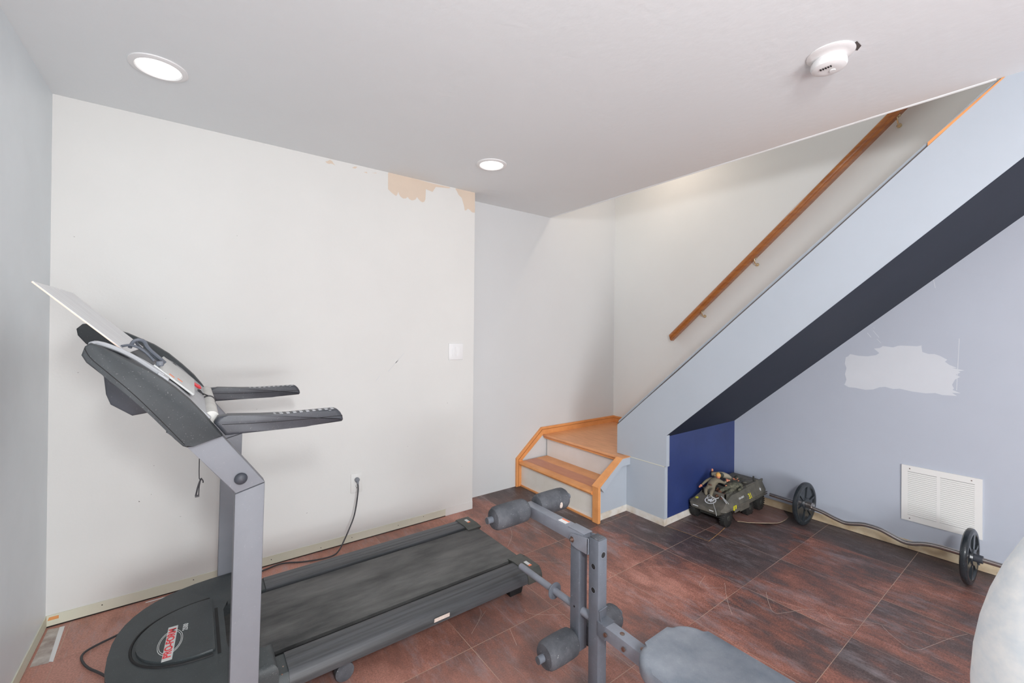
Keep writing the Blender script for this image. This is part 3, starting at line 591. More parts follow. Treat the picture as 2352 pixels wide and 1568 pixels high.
# handlebars
for ya, yb_ in ((1.537, 1.585), (2.290, 2.338)):
    bm = nb()
    prism(bm, [(.079, .999), (.20, 1.000), (.30, .999), (.416, 1.002), (.421, 1.008), (.419, 1.020), (.412, 1.034), (.402, 1.045), (.396, 1.048), (.32, 1.047), (.25, 1.047), (.174, 1.051), (.12, 1.056), (.085, 1.059), (.060, 1.058), (.050, 1.04)], 'y', ya, yb_, .011, seg=4)
    hb = fin('handlebar', bm, 'grip', tm, smooth=50)
    bm = nb()
    for k in range(10):
        x = .205 + k * .0195
        box(bm, x, x + .010, ya + .008, yb_ - .008, 1.040, 1.0492, .001)
        if k % 2 == 0: box(bm, x + .010, x + .019, ya + .002, ya + .010, 1.040, 1.0462, .001)
    fin('finger_ridges', bm, 'console_light', hb)
    bm = nb(); tube(bm, [(.07, ya - .0002, 1.034), (.16, ya - .0002, 1.028), (.28, ya - .0002, 1.024), (.416, ya - .0002, 1.024)], .0009, 6, 1); fin('seam', bm, 'dark', hb)
# motor hood
def sup(hl, hw, x0, n=22, e=2.5, a0=90, a1=270):
    out = []
    for i in range(n + 1):
        t = math.radians(a0 + (a1 - a0) * i / n); c, s = math.cos(t), math.sin(t)
        out.append((x0 + hl * math.copysign(abs(c) ** (2 / e), c), YC + hw * math.copysign(abs(s) ** (2 / e), s)))
    return out
out = sup(.372, .358, .15)
body = [(.235, YC + .358)] + out + [(.235, YC - .358), (.235, YC - .222), (.12, YC - .222), (.085, YC - .20), (.075, YC - .16), (.075, YC + .08), (.085, YC + .112), (.12, YC + .13), (.235, YC + .222)]
body[-1] = (.235, YC + .215)
bm = nb(); prism(bm, body, 'z', .015, .222, .028, seg=4); fin('motor_hood', bm, 'hood', tm, smooth=40)
hd = [o for o in COL.objects if o.name == 'motor_hood'][0]
inn = [(.070, YC + .165)] + sup(.212, .172, .062, e=2.2)[0:] + [(.070, YC - .165)]
bm = nb(); prism(bm, inn, 'z', .220, .2315, .004, seg=2); pn = fin('motor_cover', bm, 'hood', tm, smooth=30)
ring = [(x, y, .2225) for x, y in sup(.226, .186, .062, e=2.2)]
bm = nb(); tube(bm, ring, .0042, 6, 1); fin('groove', bm, 'dark', hd)
bm = nb(); box(bm, .075, .085, YC - .19, YC + .10, .17, .2235); box(bm, .085, .095, YC - .12, YC + .0, .19, .218, .002); fin('hood_opening_edge', bm, 'dark', tm, smooth=0)
# lettering reads from the camera's side, running away from it
def lay(x, y, z=.2322): return basis((x, y, z), (.07, 1, 0), (-1, .07, 0))
bm = nb(); prism(bm, [(-.076, 1.794), (-.048, 1.792), (-.036, 1.985), (-.064, 1.987)], 'z', .2315, .2318); fin('logo_plate', bm, 'silver_label', pn, smooth=0)
text('logo_text', 'PRO-FORM', .030, lay(-.056, 1.890), 'red', pn, offset=.0008, squash=1.12)
text('model_number', '2500', .021, lay(-.014, 1.958, .2316), 'silver_label', pn, offset=.0004)
bm = nb()
for rx, ry, o_ in ((.034, .068, 0), (.030, .060, .002)):
    pts = []
    for k in range(41):
        t = 2 * math.pi * k / 40; pts.append((-.056 + rx * math.cos(t) + .07 * ry * math.sin(t), 1.893 + ry * math.sin(t), .2316))
    tube(bm, pts, .0010, 5, 0)
fin('logo_rings', bm, 'silver_label', pn)
# deck
bm = nb()
prism(bm, [(1.735, .150), (1.735, .163), (1.745, .165), (2.145, .165), (2.150, .163), (2.150, .150)], 'x', .08, 1.345, mi=0)
lathe(bm, (1.342, 1.735, .141), (0, 1, 0), [(0, .024), (.415, .024)], 24)
tag(fin('running_belt', bm, 'belt', tm), 'dusty black running belt')
bm = nb(); box(bm, .10, 1.33, 1.70, 2.185, .105, .148); fin('deck_board', bm, 'dark', tm, smooth=0)
for s in (-1, 1):
    prof = [(.358, .122), (.358, .138), (.352, .155), (.336, .168), (.328, .1705), (.30, .1705), (.299, .1695), (.296, .1705), (.27, .1705), (.269, .1695), (.266, .1705), (.237, .1705), (.232, .167), (.232, .118)]
    p_ = [(YC + s * a_, z) for a_, z in prof]
    bm = nb(); prism(bm, p_, 'x', .268, 1.288); fr_ = fin('foot_rail', bm, 'rail_plastic', tm)
    bm = nb(); prism(bm, [(YC + s * a_, z - .002) for a_, z in ((.356, .10), (.356, .138), (.350, .155), (.334, .168), (.236, .168), (.234, .10))], 'x', .236, .268); br = fin('rail_bracket', bm, 'hood', tm)
    for xx, aa in ((.248, .335), (.256, .30)):
        bm = nb(); lathe(bm, (xx, YC + s * aa, .166 - (.0 if aa < .32 else .001)), (0, 0, 1), [(0, .0032), (.0012, .0028)], 10)
        fin('rivet', bm, 'bolt', br)
    bm = nb()
    prism(bm, [(YC + s * a_, z) for a_, z in ((.362, .118), (.362, .142), (.355, .160), (.338, .175), (.236, .176), (.226, .170), (.190, .170), (.190, .164), (.230, .12))], 'x', 1.286, 1.372, .003)
    ec = fin('end_cap', bm, 'cap_plastic', tm)
    bm = nb(); box(bm, 1.325, 1.342, YC + s * .290 - .017, YC + s * .290 + .017, .1755, .1765)
    fin('cap_label', bm, 'silver_label', ec, smooth=0)
    bm = nb(); box(bm, 1.325, 1.342, YC + s * .290 + .0175 * -1 - .011, YC + s * .290 - .0175, .1755, .1766); fin('cap_label', bm, 'label_orange', ec, smooth=0)
    bm = nb(); prism(bm, [(1.255, .104), (1.275, 0), (1.345, 0), (1.365, .06), (1.35, .104)], 'y', YC + s * .215 - .02, YC + s * .215 + .02, .003); fin('rear_foot', bm, 'dark', tm)
bm = nb(); prism(bm, [(1.5765, .150), (1.5782, .134), (1.5770, .134), (1.5750, .150)], 'x', .795, .865); fin('torn_sticker', bm, 'sticker', tm, smooth=0)
bm = nb(); box(bm, -.05, 1.25, 1.70, 1.73, .06, .10); box(bm, -.05, 1.25, 2.145, 2.175, .06, .10); box(bm, .1, .16, 1.575, 2.30, .03, .09); box(bm, .10, 1.22, 1.635, 1.65, .085, .118); box(bm, .10, 1.22, 2.225, 2.24, .05, .118); box(bm, .02, .25, 1.52, 1.58, 0, .03); box(bm, .02, .25, 2.295, 2.355, 0, .03)  # includes added dark side pans that deepen the shade under the deck
fin('base_and_shade_pans', bm, 'dark', tm, smooth=0)
bm = nb(); lathe(bm, (.468, 1.655, .034), (0, 1, 0), [(0, .020), (.004, .034), (.03, .034), (.034, .020)], 24); fin('transport_wheel', bm, 'foam', tm)
bm = nb()
tube(bm, [(.825, 2.694, .372), (.827, 2.686, .345), (.823, 2.684, .30), (.812, 2.682, .22), (.797, 2.680, .16), (.765, 2.670, .10), (.742, 2.665, .055), (.70, 2.63, .012), (.66, 2.602, .008), (.58, 2.61, .008), (.495, 2.64, .008), (.44, 2.675, .008), (.394, 2.69, .008), (.316, 2.665, .008), (.12, 2.62, .008), (-.08, 2.56, .008), (-.19, 2.50, .008), (-.243, 2.468, .008), (-.307, 2.44, .008), (-.345, 2.415, .008), (-.350, 2.375, .008), (-.320, 2.296, .008), (-.276, 2.235, .008), (-.24, 2.17, .010), (-.17, 2.10, .04)], .0042, 8, 2)
pc = fin('power_cord', bm, 'cord', tm)
bm = nb(); lathe(bm, (.825, 2.712, .388), (0, -1, -.12), [(0, .014), (.012, .015), (.020, .011), (.026, .006)], 16); lathe(bm, (.825, 2.694, .386), (.05, -.2, -1), [(0, .007), (.02, .0055)], 12); fin('plug', bm, 'tm_metal', pc)

# sheet leaning on the console
bm = nb(); P_ = [(-.334, 1.435), (-.150, 1.2475), (-.1475, 1.250), (-.3315, 1.4375)]
prism(bm, P_, 'y', 1.60, 2.05); poly(bm, [(-.3343, 1.5995, 1.4348), (-.1503, 1.5995, 1.2473), (-.1485, 1.5995, 1.2495), (-.332, 1.5995, 1.437)], 1)
tag(fin('clear_plastic_sheet', bm, ['acrylic', 'edge_orange'], smooth=0, base=(-.15, 1.82, 1.249)), 'rigid pale plastic sheet leaning back on the treadmill console', 'sheet')
bm = nb()
tube(bm, [(-.150, 1.66, 1.262), (-.140, 1.655, 1.286), (-.118, 1.66, 1.284), (-.112, 1.665, 1.262), (-.085, 1.67, 1.232), (-.070, 1.675, 1.214)], .0050, 8, 2)
tube(bm, [(-.165, 1.63, 1.268), (-.145, 1.65, 1.272), (-.118, 1.655, 1.255), (-.094, 1.65, 1.222)], .0036, 8, 2)
tube(bm, [(-.140, 1.665, 1.284), (-.130, 1.69, 1.262), (-.105, 1.69, 1.240), (-.080, 1.68, 1.218)], .0036, 8, 2)
box(bm, -.090, -.072, 1.640, 1.682, 1.206, 1.222, .003)
tag(fin('spring_clip', bm, 'bench_metal', base=(-.08, 1.66, 1.21)), 'small grey wire clip at the foot of the plastic sheet on the treadmill console', 'clip')

# ================================================================= WEIGHT BENCH
wb = thing('weight_bench', (1.122, .55, 0), 'grey steel weight bench with black foam rollers and dusty grey seat', 'weight bench')
bx0, bx1 = 1.10, 1.144; bxc = 1.122
bm = nb()
box(bm, bx0, bx1, .978, 1.022, 0.04, .614, .003); po = fin('front_post', bm, 'bench_metal', wb)
bm = nb(); box(bm, bx0 + .003, bx1 - .003, .981, 1.019, .613, .6175, .0015); fin('end_cap', bm, 'foam', po)
for z in (.522, .442):
    bm = nb(); lathe(bm, (bx0 - .0006, 1.000, z), (1, 0, 0), [(0, .0088), (.001, .0088)], 20); fin('pin_hole', bm, 'dark', po)
bm = nb()
for z in (.563,):
    lathe(bm, (1.124, .9775, z), (0, 1, 0), [(0, .0096), (.001, .0096)], 20)
fin('pin_hole', bm, 'dark', po)
for z in (.522, .442): bm = nb(); lathe(bm, (bx0 - .0009, 1.000, z), (1, 0, 0), [(0, .0104), (.0005, .0104), (.0006, .0090), (0, .0090)], 20, caps=False); fin('hole_rim', bm, 'bench_light', po)
bm = nb()
lathe(bm, (1.124, .9771, .563), (0, 1, 0), [(0, .0112), (.0005, .0112), (.0006, .0098), (0, .0098)], 20, caps=False)
fin('hole_rim', bm, 'bench_light', po)
bm = nb(); box(bm, 1.00, 1.18, .90, 1.028, 0, .045, .004); fin('front_foot', bm, 'bench_metal', wb)
# bracket
for x in (bx0 - .0045, bx1 + .0015):
    bm = nb(); pts = [(1.022, .555), (1.020, .609), (1.06, .604), (1.096, .599), (1.108, .594), (1.115, .582), (1.115, .571), (1.108, .561), (1.098, .556), (1.080, .553), (1.030, .552)]
    prism(bm, pts, 'x', x, x + .003, .0008); fin('pivot_bracket', bm, 'bench_light', wb)
bm = nb(); box(bm, bx0 - .0045, bx1 + .0045, 1.0225, 1.026, .553, .607); fin('bracket_back', bm, 'bench_metal', wb)
bm = nb(); lathe(bm, (bx0 - .005, 1.098, .577), (-1, 0, 0), [(0, .0105), (.0015, .0105), (.0016, .0072), (.006, .0072), (.0062, .0045), (.011, .0045)], 6); lathe(bm, (bx1 + .005, 1.098, .577), (1, 0, 0), [(0, .0105), (.0015, .0105), (.0016, .0072), (.006, .0072)], 6); fin('pivot_bolt', bm, 'bolt', wb)
# leg lever: arm forward, tube down
lv = None
bm = nb(); box(bm, bx0 + .001, bx1 - .001, 1.052, 1.388, .566, .611, .003); box(bm, bx0, bx1, 1.045, 1.125, .611, .6135, .001); lv = fin('top_arm', bm, 'bench_light', wb)
bm = nb(); prism(bm, [(1.068, .190), (1.068, .566), (1.112, .566), (1.112, .205), (1.108, .188), (1.098, .178), (1.080, .180)], 'x', bx0 + .001, bx1 - .001, .003); lt = fin('lever_tube', bm, 'bench_metal', wb)
bm = nb(); lathe(bm, (bx0, 1.09, .34), (1, 0, 0), [(0, .0035), (.001, .0035)], 12); fin('pin_hole', bm, 'dark', lt)
bm = nb(); box(bm, 1.108, 1.134, 1.146, 1.186, .6112, .6116); box(bm, 1.126, 1.134, 1.147, 1.185, .6116, .6119, mi=1)
fin('warning_label', bm, ['label_white', 'label_orange'], lv, smooth=0)
def roller(parent, xa, xb, y, z, r=.045, dent=False, cap_r=.0125, stub=None):
    L_ = abs(xb - xa); s = 1 if xb > xa else -1
    bm = nb(); c = .016
    lathe(bm, (xa, y, z), (s, 0, 0), [(0, .014), (.002, r * .55), (.006, r * .82), (c, r * .97), (c * 2, r), (L_ * .5, r * 1.01), (L_ - c * 2, r), (L_ - c, r * .965), (L_ - .005, r * .82), (L_ - .001, r * .5), (L_, .014)], 32)
    f_ = fin('foam_roller', bm, 'foam', parent)
    bm = nb(); e = xb + s * (.022 if stub is None else stub); cyl(bm, (xb - s * .03, y, z), (e, y, z), cap_r, n=20); fin('roller_axle', bm, 'bench_metal', f_)
    bm = nb(); cyl(bm, (e, y, z), (e + s * .002, y, z), cap_r * .93, n=20); fin('axle_cap', bm, 'foam', f_)
    return f_
roller(lv, bx0 - .002, .928, 1.362, .596)
f2 = roller(lv, bx1 + .002, 1.312, 1.362, .596)
bm = nb(); ball(bm, (1.250, 1.319, .590), .010, .9, .45, 1.35); ball(bm, (1.247, 1.316, .597), .004, 1, .6, 1); tag(fin('torn_patch', bm, 'sticker', f2), 'torn pale spot in the foam')
roller(lt, bx0 - .002, .955, 1.090, .222, r=.047)
roller(lt, bx1 + .002, 1.330, 1.090, .222, r=.047)
# weight horn
bm = nb(); cyl(bm, (bxc, 1.112, .326), (bxc, 1.425, .326), .0125, n=24); cyl(bm, (bxc, 1.423, .326), (bxc, 1.428, .326), .0118, n=24); hn = fin('weight_horn', bm, 'bench_light', wb)
bm = nb(); lathe(bm, (bxc, 1.214, .326), (0, 1, 0), [(0, .030), (.0008, .0312), (.003, .0312), (.0035, .030)], 32); fin('collar_disc', bm, 'bench_metal', hn)
bm = nb(); cyl(bm, (bxc, 1.022, .327), (bxc, 1.068, .327), .0145, n=20); fin('rubber_stop', bm, 'bench_light', wb)
# seat beam
bm = nb(); prism(bm, [(.979, .304), (.979, .3475), (.36, .330), (.36, .286)], 'x', bx0 + .0005, bx1 - .0005, .002); sb = fin('seat_beam', bm, 'bench_light', wb)
bm = nb(); prism(bm, [(.979, .302), (.979, .3495), (.945, .3485), (.945, .301)], 'x', bx0 - .003, bx1 + .003, .001); prism(bm, [(.978, .3475), (.978, .378), (.974, .378), (.968, .350)], 'x', bx0 + .004, bx0 + .007); tube(bm, [(bx0 + .002, .976, .381), (bx1 - .002, .976, .384)], .0025, 6, 0); fin('beam_sleeve', bm, 'bench_metal', sb)
bm = nb()
for y in (.942, .868):
    lathe(bm, (bx0 - .003, y, .325 - (.942 - y) * .03), (-1, 0, 0), [(0, .0072), (.001, .0074), (.005, .0068)], 6)
for y in (.894, .815):
    lathe(bm, (bxc, y, .3445 - (.894 - y) * .03), (0, 0, 1), [(0, .0078), (.002, .0078), (.0035, .005)], 14)
fin('bolt', bm, 'bolt', sb)
def pad(name, x0, x1, y0, y1, z0, z1, rc, lab):
    bm = nb(); pts = []
    for cx_, cy_, a0 in ((x1 - rc, y1 - rc, 0), (x0 + rc, y1 - rc, 90), (x0 + .03, y0 + .03, 180), (x1 - .03, y0 + .03, 270)):
        r_ = rc if a0 < 180 else .03
        for k in range(9):
            t = math.radians(a0 + 90 * k / 8); pts.append((cx_ + r_ * math.cos(t), cy_ + r_ * math.sin(t)))
    prism(bm, pts, 'z', z0, z1, .018, seg=5)
    return tag(fin(name, bm, 'vinyl', wb, smooth=60), lab)
pad('seat', .982, 1.262, .335, .768, .363, .416, .085, 'dusty grey vinyl seat pad')
pad('back_pad', .982, 1.262, -.42, .315, .363, .416, .03, None)
bm = nb(); box(bm, bx0, bx1, -.40, .36, .318, .362, .003); box(bm, bx0, bx1, -.38, -.336, .04, .318, .003); box(bm, .82, 1.42, -.386, -.33, 0, .045, .004); fin('rear_frame', bm, 'bench_metal', wb)
bm = nb(); box(bm, 1.03, 1.21, .42, .45, .345, .364); box(bm, 1.03, 1.21, .64, .67, .345, .364); fin('seat_bracket', bm, 'bench_metal', wb)

# ================================================================= ROUND BACKED CHAIR (cut by the frame)
nax = Vector((.83894, -.32150, -.43911)).normalized()
t_ = .672; ctr = CAM + nax * t_
ch = thing('upholstered_chair', (.42, -.20, 0), 'large pale grey fabric rounded chair back cut off by the right edge', 'chair')
bm = nb(); bmesh.ops.create_uvsphere(bm, u_segments=64, v_segments=32, radius=1)
q = nax.to_track_quat('Z', 'Y').to_matrix().to_4x4()
bm.transform(Matrix.Translation(ctr) @ q @ Matrix.Diagonal((.3005, .3005, .105, 1)))
fin('backrest', bm, 'fabric', ch, smooth=180)
hdir = Vector((-.93, .36, 0)).normalized(); side_ = Vector((.36, .93, 0)).normalized(); sc_c = Vector((.40, -.155, .42))
bm = nb(); bmesh.ops.create_uvsphere(bm, u_segments=48, v_segments=24, radius=1)
bm.transform(Matrix.Translation(sc_c) @ Matrix.Diagonal((.25, .25, .065, 1))); fin('seat', bm, 'fabric', ch, smooth=180)
bm = nb(); tube(bm, [tuple(sc_c - hdir * .18 + Vector((0, 0, -.03))), tuple(sc_c - hdir * .30), tuple(ctr + Vector((.10, -.03, -.20)))], .018, 10, 2); fin('back_support', bm, 'tm_metal', ch)
for a_ in (45, 135, 225, 315):
    v_ = Vector((math.cos(math.radians(a_)), math.sin(math.radians(a_)), 0))
    bm = nb(); cyl(bm, sc_c + v_ * .15 + Vector((0, 0, -.05)), (sc_c.x + v_.x * .21, sc_c.y + v_.y * .21, 0), .016, .012); fin('leg', bm, 'tm_metal', ch)

# ================================================================= CURL BARBELL
bb = thing('curl_barbell', (3.37, .8, 0), 'bent chrome curl bar with a black weight plate near each end', 'barbell')
raw = [(1.398, .129), (1.29, .126), (1.185, .124), (1.129, .120), (1.07, .113), (1.02, .098), (.976, .088), (.945, .083), (.905, .092), (.853, .110), (.812, .112), (.763, .110), (.702, .088), (.655, .074), (.615, .080), (.577, .097), (.527, .108), (.466, .108), (.37, .106), (.288, .104), (.20, .103)]
bar = []
for y, z in raw:
    k = 3.2883 / (3.44 - .0995 * y); bar.append((3.44 * k, y * k, 1.32 - (1.32 - z) * k))
bm = nb(); tube(bm, bar, .0125, 14, 2); fin('bar', bm, 'chrome', bb, smooth=60)
def bpt(y):
    for p, q_ in zip(bar, bar[1:]):
        if q_[1] <= y <= p[1]:
            t = (y - q_[1]) / (p[1] - q_[1]); return Vector(q_) + (Vector(p) - Vector(q_)) * t
ax_ = Vector((-.0995, -1, 0)).normalized()
for yc_, tilt, lab in ((1.165, .02, 'black iron plate at the far end'), (.372, .12, 'black iron plate at the near end')):
    p = bpt(yc_); r_ = .1455; p = Vector((p.x, p.y, r_ * 1.0 + .001)); ad = (ax_ + Vector((tilt * .3, 0, tilt * .0))).normalized()
    bm = nb()
    lathe(bm, p - ad * .015, ad, [(0, .018), (-.0, .040), (.006, .046), (.008, .112), (.001, .118), (.0, .126), (.001, .136), (.007, r_ - .0015), (.012, r_), (.019, r_), (.024, r_ - .0015), (.030, .136), (.031, .126), (.030, .118), (.022, .112), (.024, .046), (.034, .040), (.034, .018)], 48)
    u_, v_ = frame_(ad)
    for k in range(6):
        t = math.radians(60 * k + 15); dd = u_ * math.cos(t) + v_ * math.sin(t); sd_ = ad.cross(dd)
        n0 = len(bm.faces)
        m_ = Matrix((dd, sd_, ad)).transposed().to_4x4(); m_.translation = p + dd * .080
        bmesh.ops.create_cube(bm, size=1, matrix=m_ @ Matrix.Diagonal((.074, .014 if k % 2 else .034, .028, 1)))
    pl_ = fin('weight_plate', bm, 'iron', bb, smooth=35); 
    bm = nb(); lathe(bm, p + ad * .019, ad, [(0, .020), (.030, .020), (.031, .015)], 24); cyl(bm, p + ad * .034 + Vector((0, 0, -.018)), p + ad * .034 + Vector((0, 0, -.032)), .004, n=10); fin('collar', bm, 'tray_dark' if yc_ < 1 else 'chrome', bb)

# curled up floor tile under the back of the vehicle
bm = nb(); g = []
nx_, ny_ = 18, 8
edge = [(3.075, 1.46, .004), (3.108, 1.400, .007), (3.152, 1.318, .022), (3.20, 1.288, .020), (3.248, 1.276, .012), (3.31, 1.270, .006), (3.383, 1.271, .004), (3.45, 1.279, .003), (3.545, 1.35, .003)]
back = [(3.075, 1.47, .003), (3.13, 1.52, .003), (3.18, 1.56, .003), (3.24, 1.58, .003), (3.30, 1.58, .003), (3.36, 1.58, .003), (3.42, 1.58, .003), (3.48, 1.58, .003), (3.545, 1.58, .003)]
for zz in (0, -.0025):
    g.append([[bm.verts.new(Vector(e_) * (1 - j / 5) + Vector(b_) * (j / 5) + Vector((0, 0, zz))) for j in range(6)] for e_, b_ in zip(edge, back)])
for L_, fl in ((g[0], 1), (g[1], -1)):
    for i in range(len(edge) - 1):
        for j in range(5): bm.faces.new((L_[i][j], L_[i + 1][j], L_[i + 1][j + 1], L_[i][j + 1]) if fl > 0 else (L_[i][j], L_[i][j + 1], L_[i + 1][j + 1], L_[i + 1][j]))
n0 = len(bm.faces)
for i in range(len(edge) - 1):
    f = bm.faces.new((g[0][i][0], g[1][i][0], g[1][i + 1][0], g[0][i + 1][0])); f.material_index = 1
tag(fin('loose_floor_tile', bm, ['floor_dark', 'base_raw'], smooth=50, base=(3.3, 1.4, 0)), 'loose curled brown floor tile under the rear of the toy army vehicle', 'floor tile')

# ================================================================= TOY ARMOURED CAR
tv = thing('toy_armored_car', (3.18, 1.578, 0), 'olive drab six wheeled toy army vehicle with white star, in the blue corner', 'toy vehicle')
VY = 1.578
def sec(x, wb_, zb, wm, zm0, zm1, wt, zt):
    return [(x, VY - wb_, zb), (x, VY - wm, zm0), (x, VY - wm, zm1), (x, VY - wt, zt), (x, VY + wt, zt), (x, VY + wm, zm1), (x, VY + wm, zm0), (x, VY + wb_, zb)]
S_ = [sec(2.860, .100, .088, .112, .112, .118, .106, .121), sec(2.890, .076, .070, .134, .109, .120, .112, .132), sec(2.960, .078, .060, .134, .109, .124, .100, .160), sec(3.030, .078, .060, .134, .104, .130, .100, .187), sec(3.10, .078, .060, .134, .098, .128, .104, .192),
      sec(3.36, .078, .060, .134, .104, .130, .106, .208), sec(3.47, .078, .065, .134, .112, .134, .104, .210), sec(3.515, .07, .09, .118, .118, .135, .088, .195)]
bm = nb(); rr = [[bm.verts.new(p) for p in s] for s in S_]
for a_, b_ in zip(rr, rr[1:]):
    for k in range(8): bm.faces.new((a_[k], a_[(k + 1) % 8], b_[(k + 1) % 8], b_[k]))
bm.faces.new(rr[0]); bm.faces.new(rr[-1][::-1])
hull = fin('hull', bm, 'olive', tv, smooth=15)
bm = nb()
for s in (-1, 1):  # side skirts between the wheels, rub rails
    bm = nb(); yo = VY + s * .134
    box(bm, 3.205, 3.50, yo - .003, yo + .003, .108, .113); box(bm, 3.205, 3.50, yo - .003, yo + .003, .122, .126)
    box(bm, 3.08, 3.21, yo - .004, yo + .004, .075, .127, .002); box(bm, 3.0, 3.08, yo - .004, yo + .002, .085, .11, .002)
    fin('side_panel', bm, 'olive', hull, smooth=0)
bm = nb()
box(bm, 2.985, 3.075, VY - .075, VY + .075, .165, .1925); fin('hatch_opening', bm, 'dark', hull, smooth=0)
bm = nb()
for a_, b_, c_, d_ in ((2.975, 2.985, -.085, .085), (3.075, 3.085, -.085, .085), (2.975, 3.085, -.085, -.075), (2.975, 3.085, .075, .085)): box(bm, a_, b_, VY + c_, VY + d_, .165, .198, .001)
lathe(bm, (3.165, VY, .190), (0, 0, 1), [(0, .082), (.014, .082), (.018, .078), (.018, .066), (.010, .066)], 28, caps=False)
fin('hatch_rim', bm, 'olive', hull, smooth=30)
bm = nb(); lathe(bm, (3.165, VY, .193), (0, 0, 1), [(0, .066), (.006, .066)], 28); fin('turret_well', bm, 'dark', hull)
bm = nb()
for k in range(3): box(bm, 3.29 + k * .055, 3.325 + k * .055, VY - .08, VY - .04, .200, .212, .002)
for k in range(5): box(bm, 3.30 + k * .03, 3.315 + k * .03, VY - .02, VY + .06, .2, .211, .001)
lathe(bm, (3.28, VY + .03, .198), (0, 0, 1), [(0, .03), (.012, .03), (.016, .022)], 20); box(bm, 3.24, 3.50, VY - .104, VY - .094, .196, .214, .002)
ball(bm, (3.30, VY - .06, .213), .016, 1.2, 1, .5); box(bm, 3.40, 3.43, VY - .105, VY - .085, .206, .220, .001)
fin('rear_deck', bm, 'olive', hull, smooth=35)
bm = nb(); cyl(bm, (3.40, VY - .08, .208), (3.40, VY - .08, .236), .004); ball(bm, (3.40, VY - .08, .238), .007); fin('lifting_eye', bm, 'olive_dark', hull)
for s in (-1, 1):
    bm = nb(); lathe(bm, (2.872, VY + s * .085, .092), (-1, 0, 0), [(0, .010), (.006, .012), (.010, .009)], 18); fin('headlight', bm, 'olive_dark', hull)
for a_, b_ in ((-.06, -.03), (.05, .09)):
    bm = nb(); box(bm, 2.8585, 2.861, VY + a_, VY + b_, .101, .106); fin('white_marking', bm, 'mark_white', hull, smooth=0)
bm = nb(); box(bm, 2.92, 3.47, VY - .07, VY + .07, .045, .10); 
for x in (2.935, 3.25, 3.42): cyl(bm, (x, VY - .10, .060), (x, VY + .10, .060), .008)
fin('chassis', bm, 'olive_dark', tv, smooth=0)
for x in (2.935, 3.25, 3.42):
    for s in (-1, 1):
        yc_ = VY + s * .108; bm = nb()
        lathe(bm, (x, yc_ - .018, .0605), (0, 1, 0), [(0, .034), (.002, .050), (.008, .058), (.018, .0600), (.028, .058), (.034, .050), (.036, .034)], 32)
        for k in range(24):
            t = 2 * math.pi * k / 24
            for sg in (-1, 1):
                m_ = Matrix.Translation((x + .0585 * math.cos(t + sg * .05), yc_ + sg * .009, .0605 + .0585 * math.sin(t + sg * .05))) @ Matrix.Rotation(-t, 4, 'Y') @ Matrix.Diagonal((.005, .017, .0085, 1))
                bmesh.ops.create_cube(bm, size=1, matrix=m_)
        wh = fin('wheel', bm, 'tyre', tv, smooth=30)
        bm = nb(); so = s
        lathe(bm, (x, yc_ + s * .014, .0605), (0, s, 0), [(0, .034), (.004, .033), (.002, .022), (.006, .018), (.008, .008)], 24)
        for k in range(6):
            t = 2 * math.pi * k / 6; ball(bm, (x + .0155 * math.cos(t), yc_ + s * .021, .0605 + .0155 * math.sin(t)), .0025, n=8)
        fin('wheel_hub', bm, 'olive_dark', wh)
# markings
def star(bm, m_, r, ri, mi=0, h=.0006):
    pts = [(r * math.sin(math.pi * k / 5) if k % 2 == 0 else ri * math.sin(math.pi * k / 5), (r if k % 2 == 0 else ri) * math.cos(math.pi * k / 5)) for k in range(10)]
    A = [bm.verts.new(m_ @ Vector((p[0], p[1], h))) for p in pts]; c = bm.verts.new(m_ @ Vector((0, 0, h)))
    for k in range(10): bm.faces.new((c, A[k], A[(k + 1) % 10]))
gl = basis((2.918, VY - .008, .1475), (0, -1, 0), (.92, 0, .37))
bm = nb(); star(bm, gl, .027, .011, h=.003)
n_ = 36
for k in range(n_):
    a_, b_ = 2 * math.pi * k / n_, 2 * math.pi * (k + 1) / n_
    bm.faces.new([bm.verts.new(gl @ Vector((r_ * math.cos(t), r_ * math.sin(t), .003))) for r_, t in ((.031, a_), (.038, a_), (.038, b_), (.031, b_))])
fin('star_emblem', bm, 'mark_white', hull, smooth=0)
bm = nb(); m_ = basis((2.910, VY + .088, .1405), (0, -1, 0), (.93, 0, .37)); lathe(bm, m_ @ Vector((0, 0, .001)), m_.to_3x3() @ Vector((0, 0, 1)), [(0, .010), (.0008, .010)], 20)
n0 = len(bm.faces); lathe(bm, m_ @ Vector((0, 0, .0018)), m_.to_3x3() @ Vector((0, 0, 1)), [(0, .004), (.0004, .004)], 14, mi=1); fin('yellow_disc', bm, ['mark_yellow', 'olive'], hull, smooth=0)
yo = VY - .1342
lo = lambda x, z: basis((x, yo - .0052, z), (1, 0, 0), (0, 0, 1))
bm = nb(); box(bm, 2.985, 3.022, yo - .0035, yo, .104, .134); fin('yellow_block', bm, 'mark_yellow', hull, smooth=0)
text('unit_code', 'B', .034, basis((3.000, yo - .004, .119), (1, 0, 0), (0, 0, 1)), 'olive', hull, extrude=.0004)
up_ = basis((3.275, VY - .134 + .010 - .003, .164), (1, 0, .02), (0, .52, .85))
text('number_31', '31', .050, basis((3.240, VY - .1276 - .0016, .1450 + .0006), (1, 0, 0.02), (0, .39, .92)), 'mark_yellow', hull, extrude=.0006, offset=.001)
text('serial_text', 'USA 60325', .017, basis((3.125, VY - .1205 - .0014, .1568 + .0006), (1, 0, 0.03), (0, .424, .905)), 'mark_white', hull, extrude=.0004, squash=.95)
bm = nb(); star(bm, basis((3.405, VY - .1239, .1585), (1, 0, 0.02), (0, .352, .936)), .017, .0065, h=.0020); fin('small_star', bm, 'mark_white', hull, smooth=0)
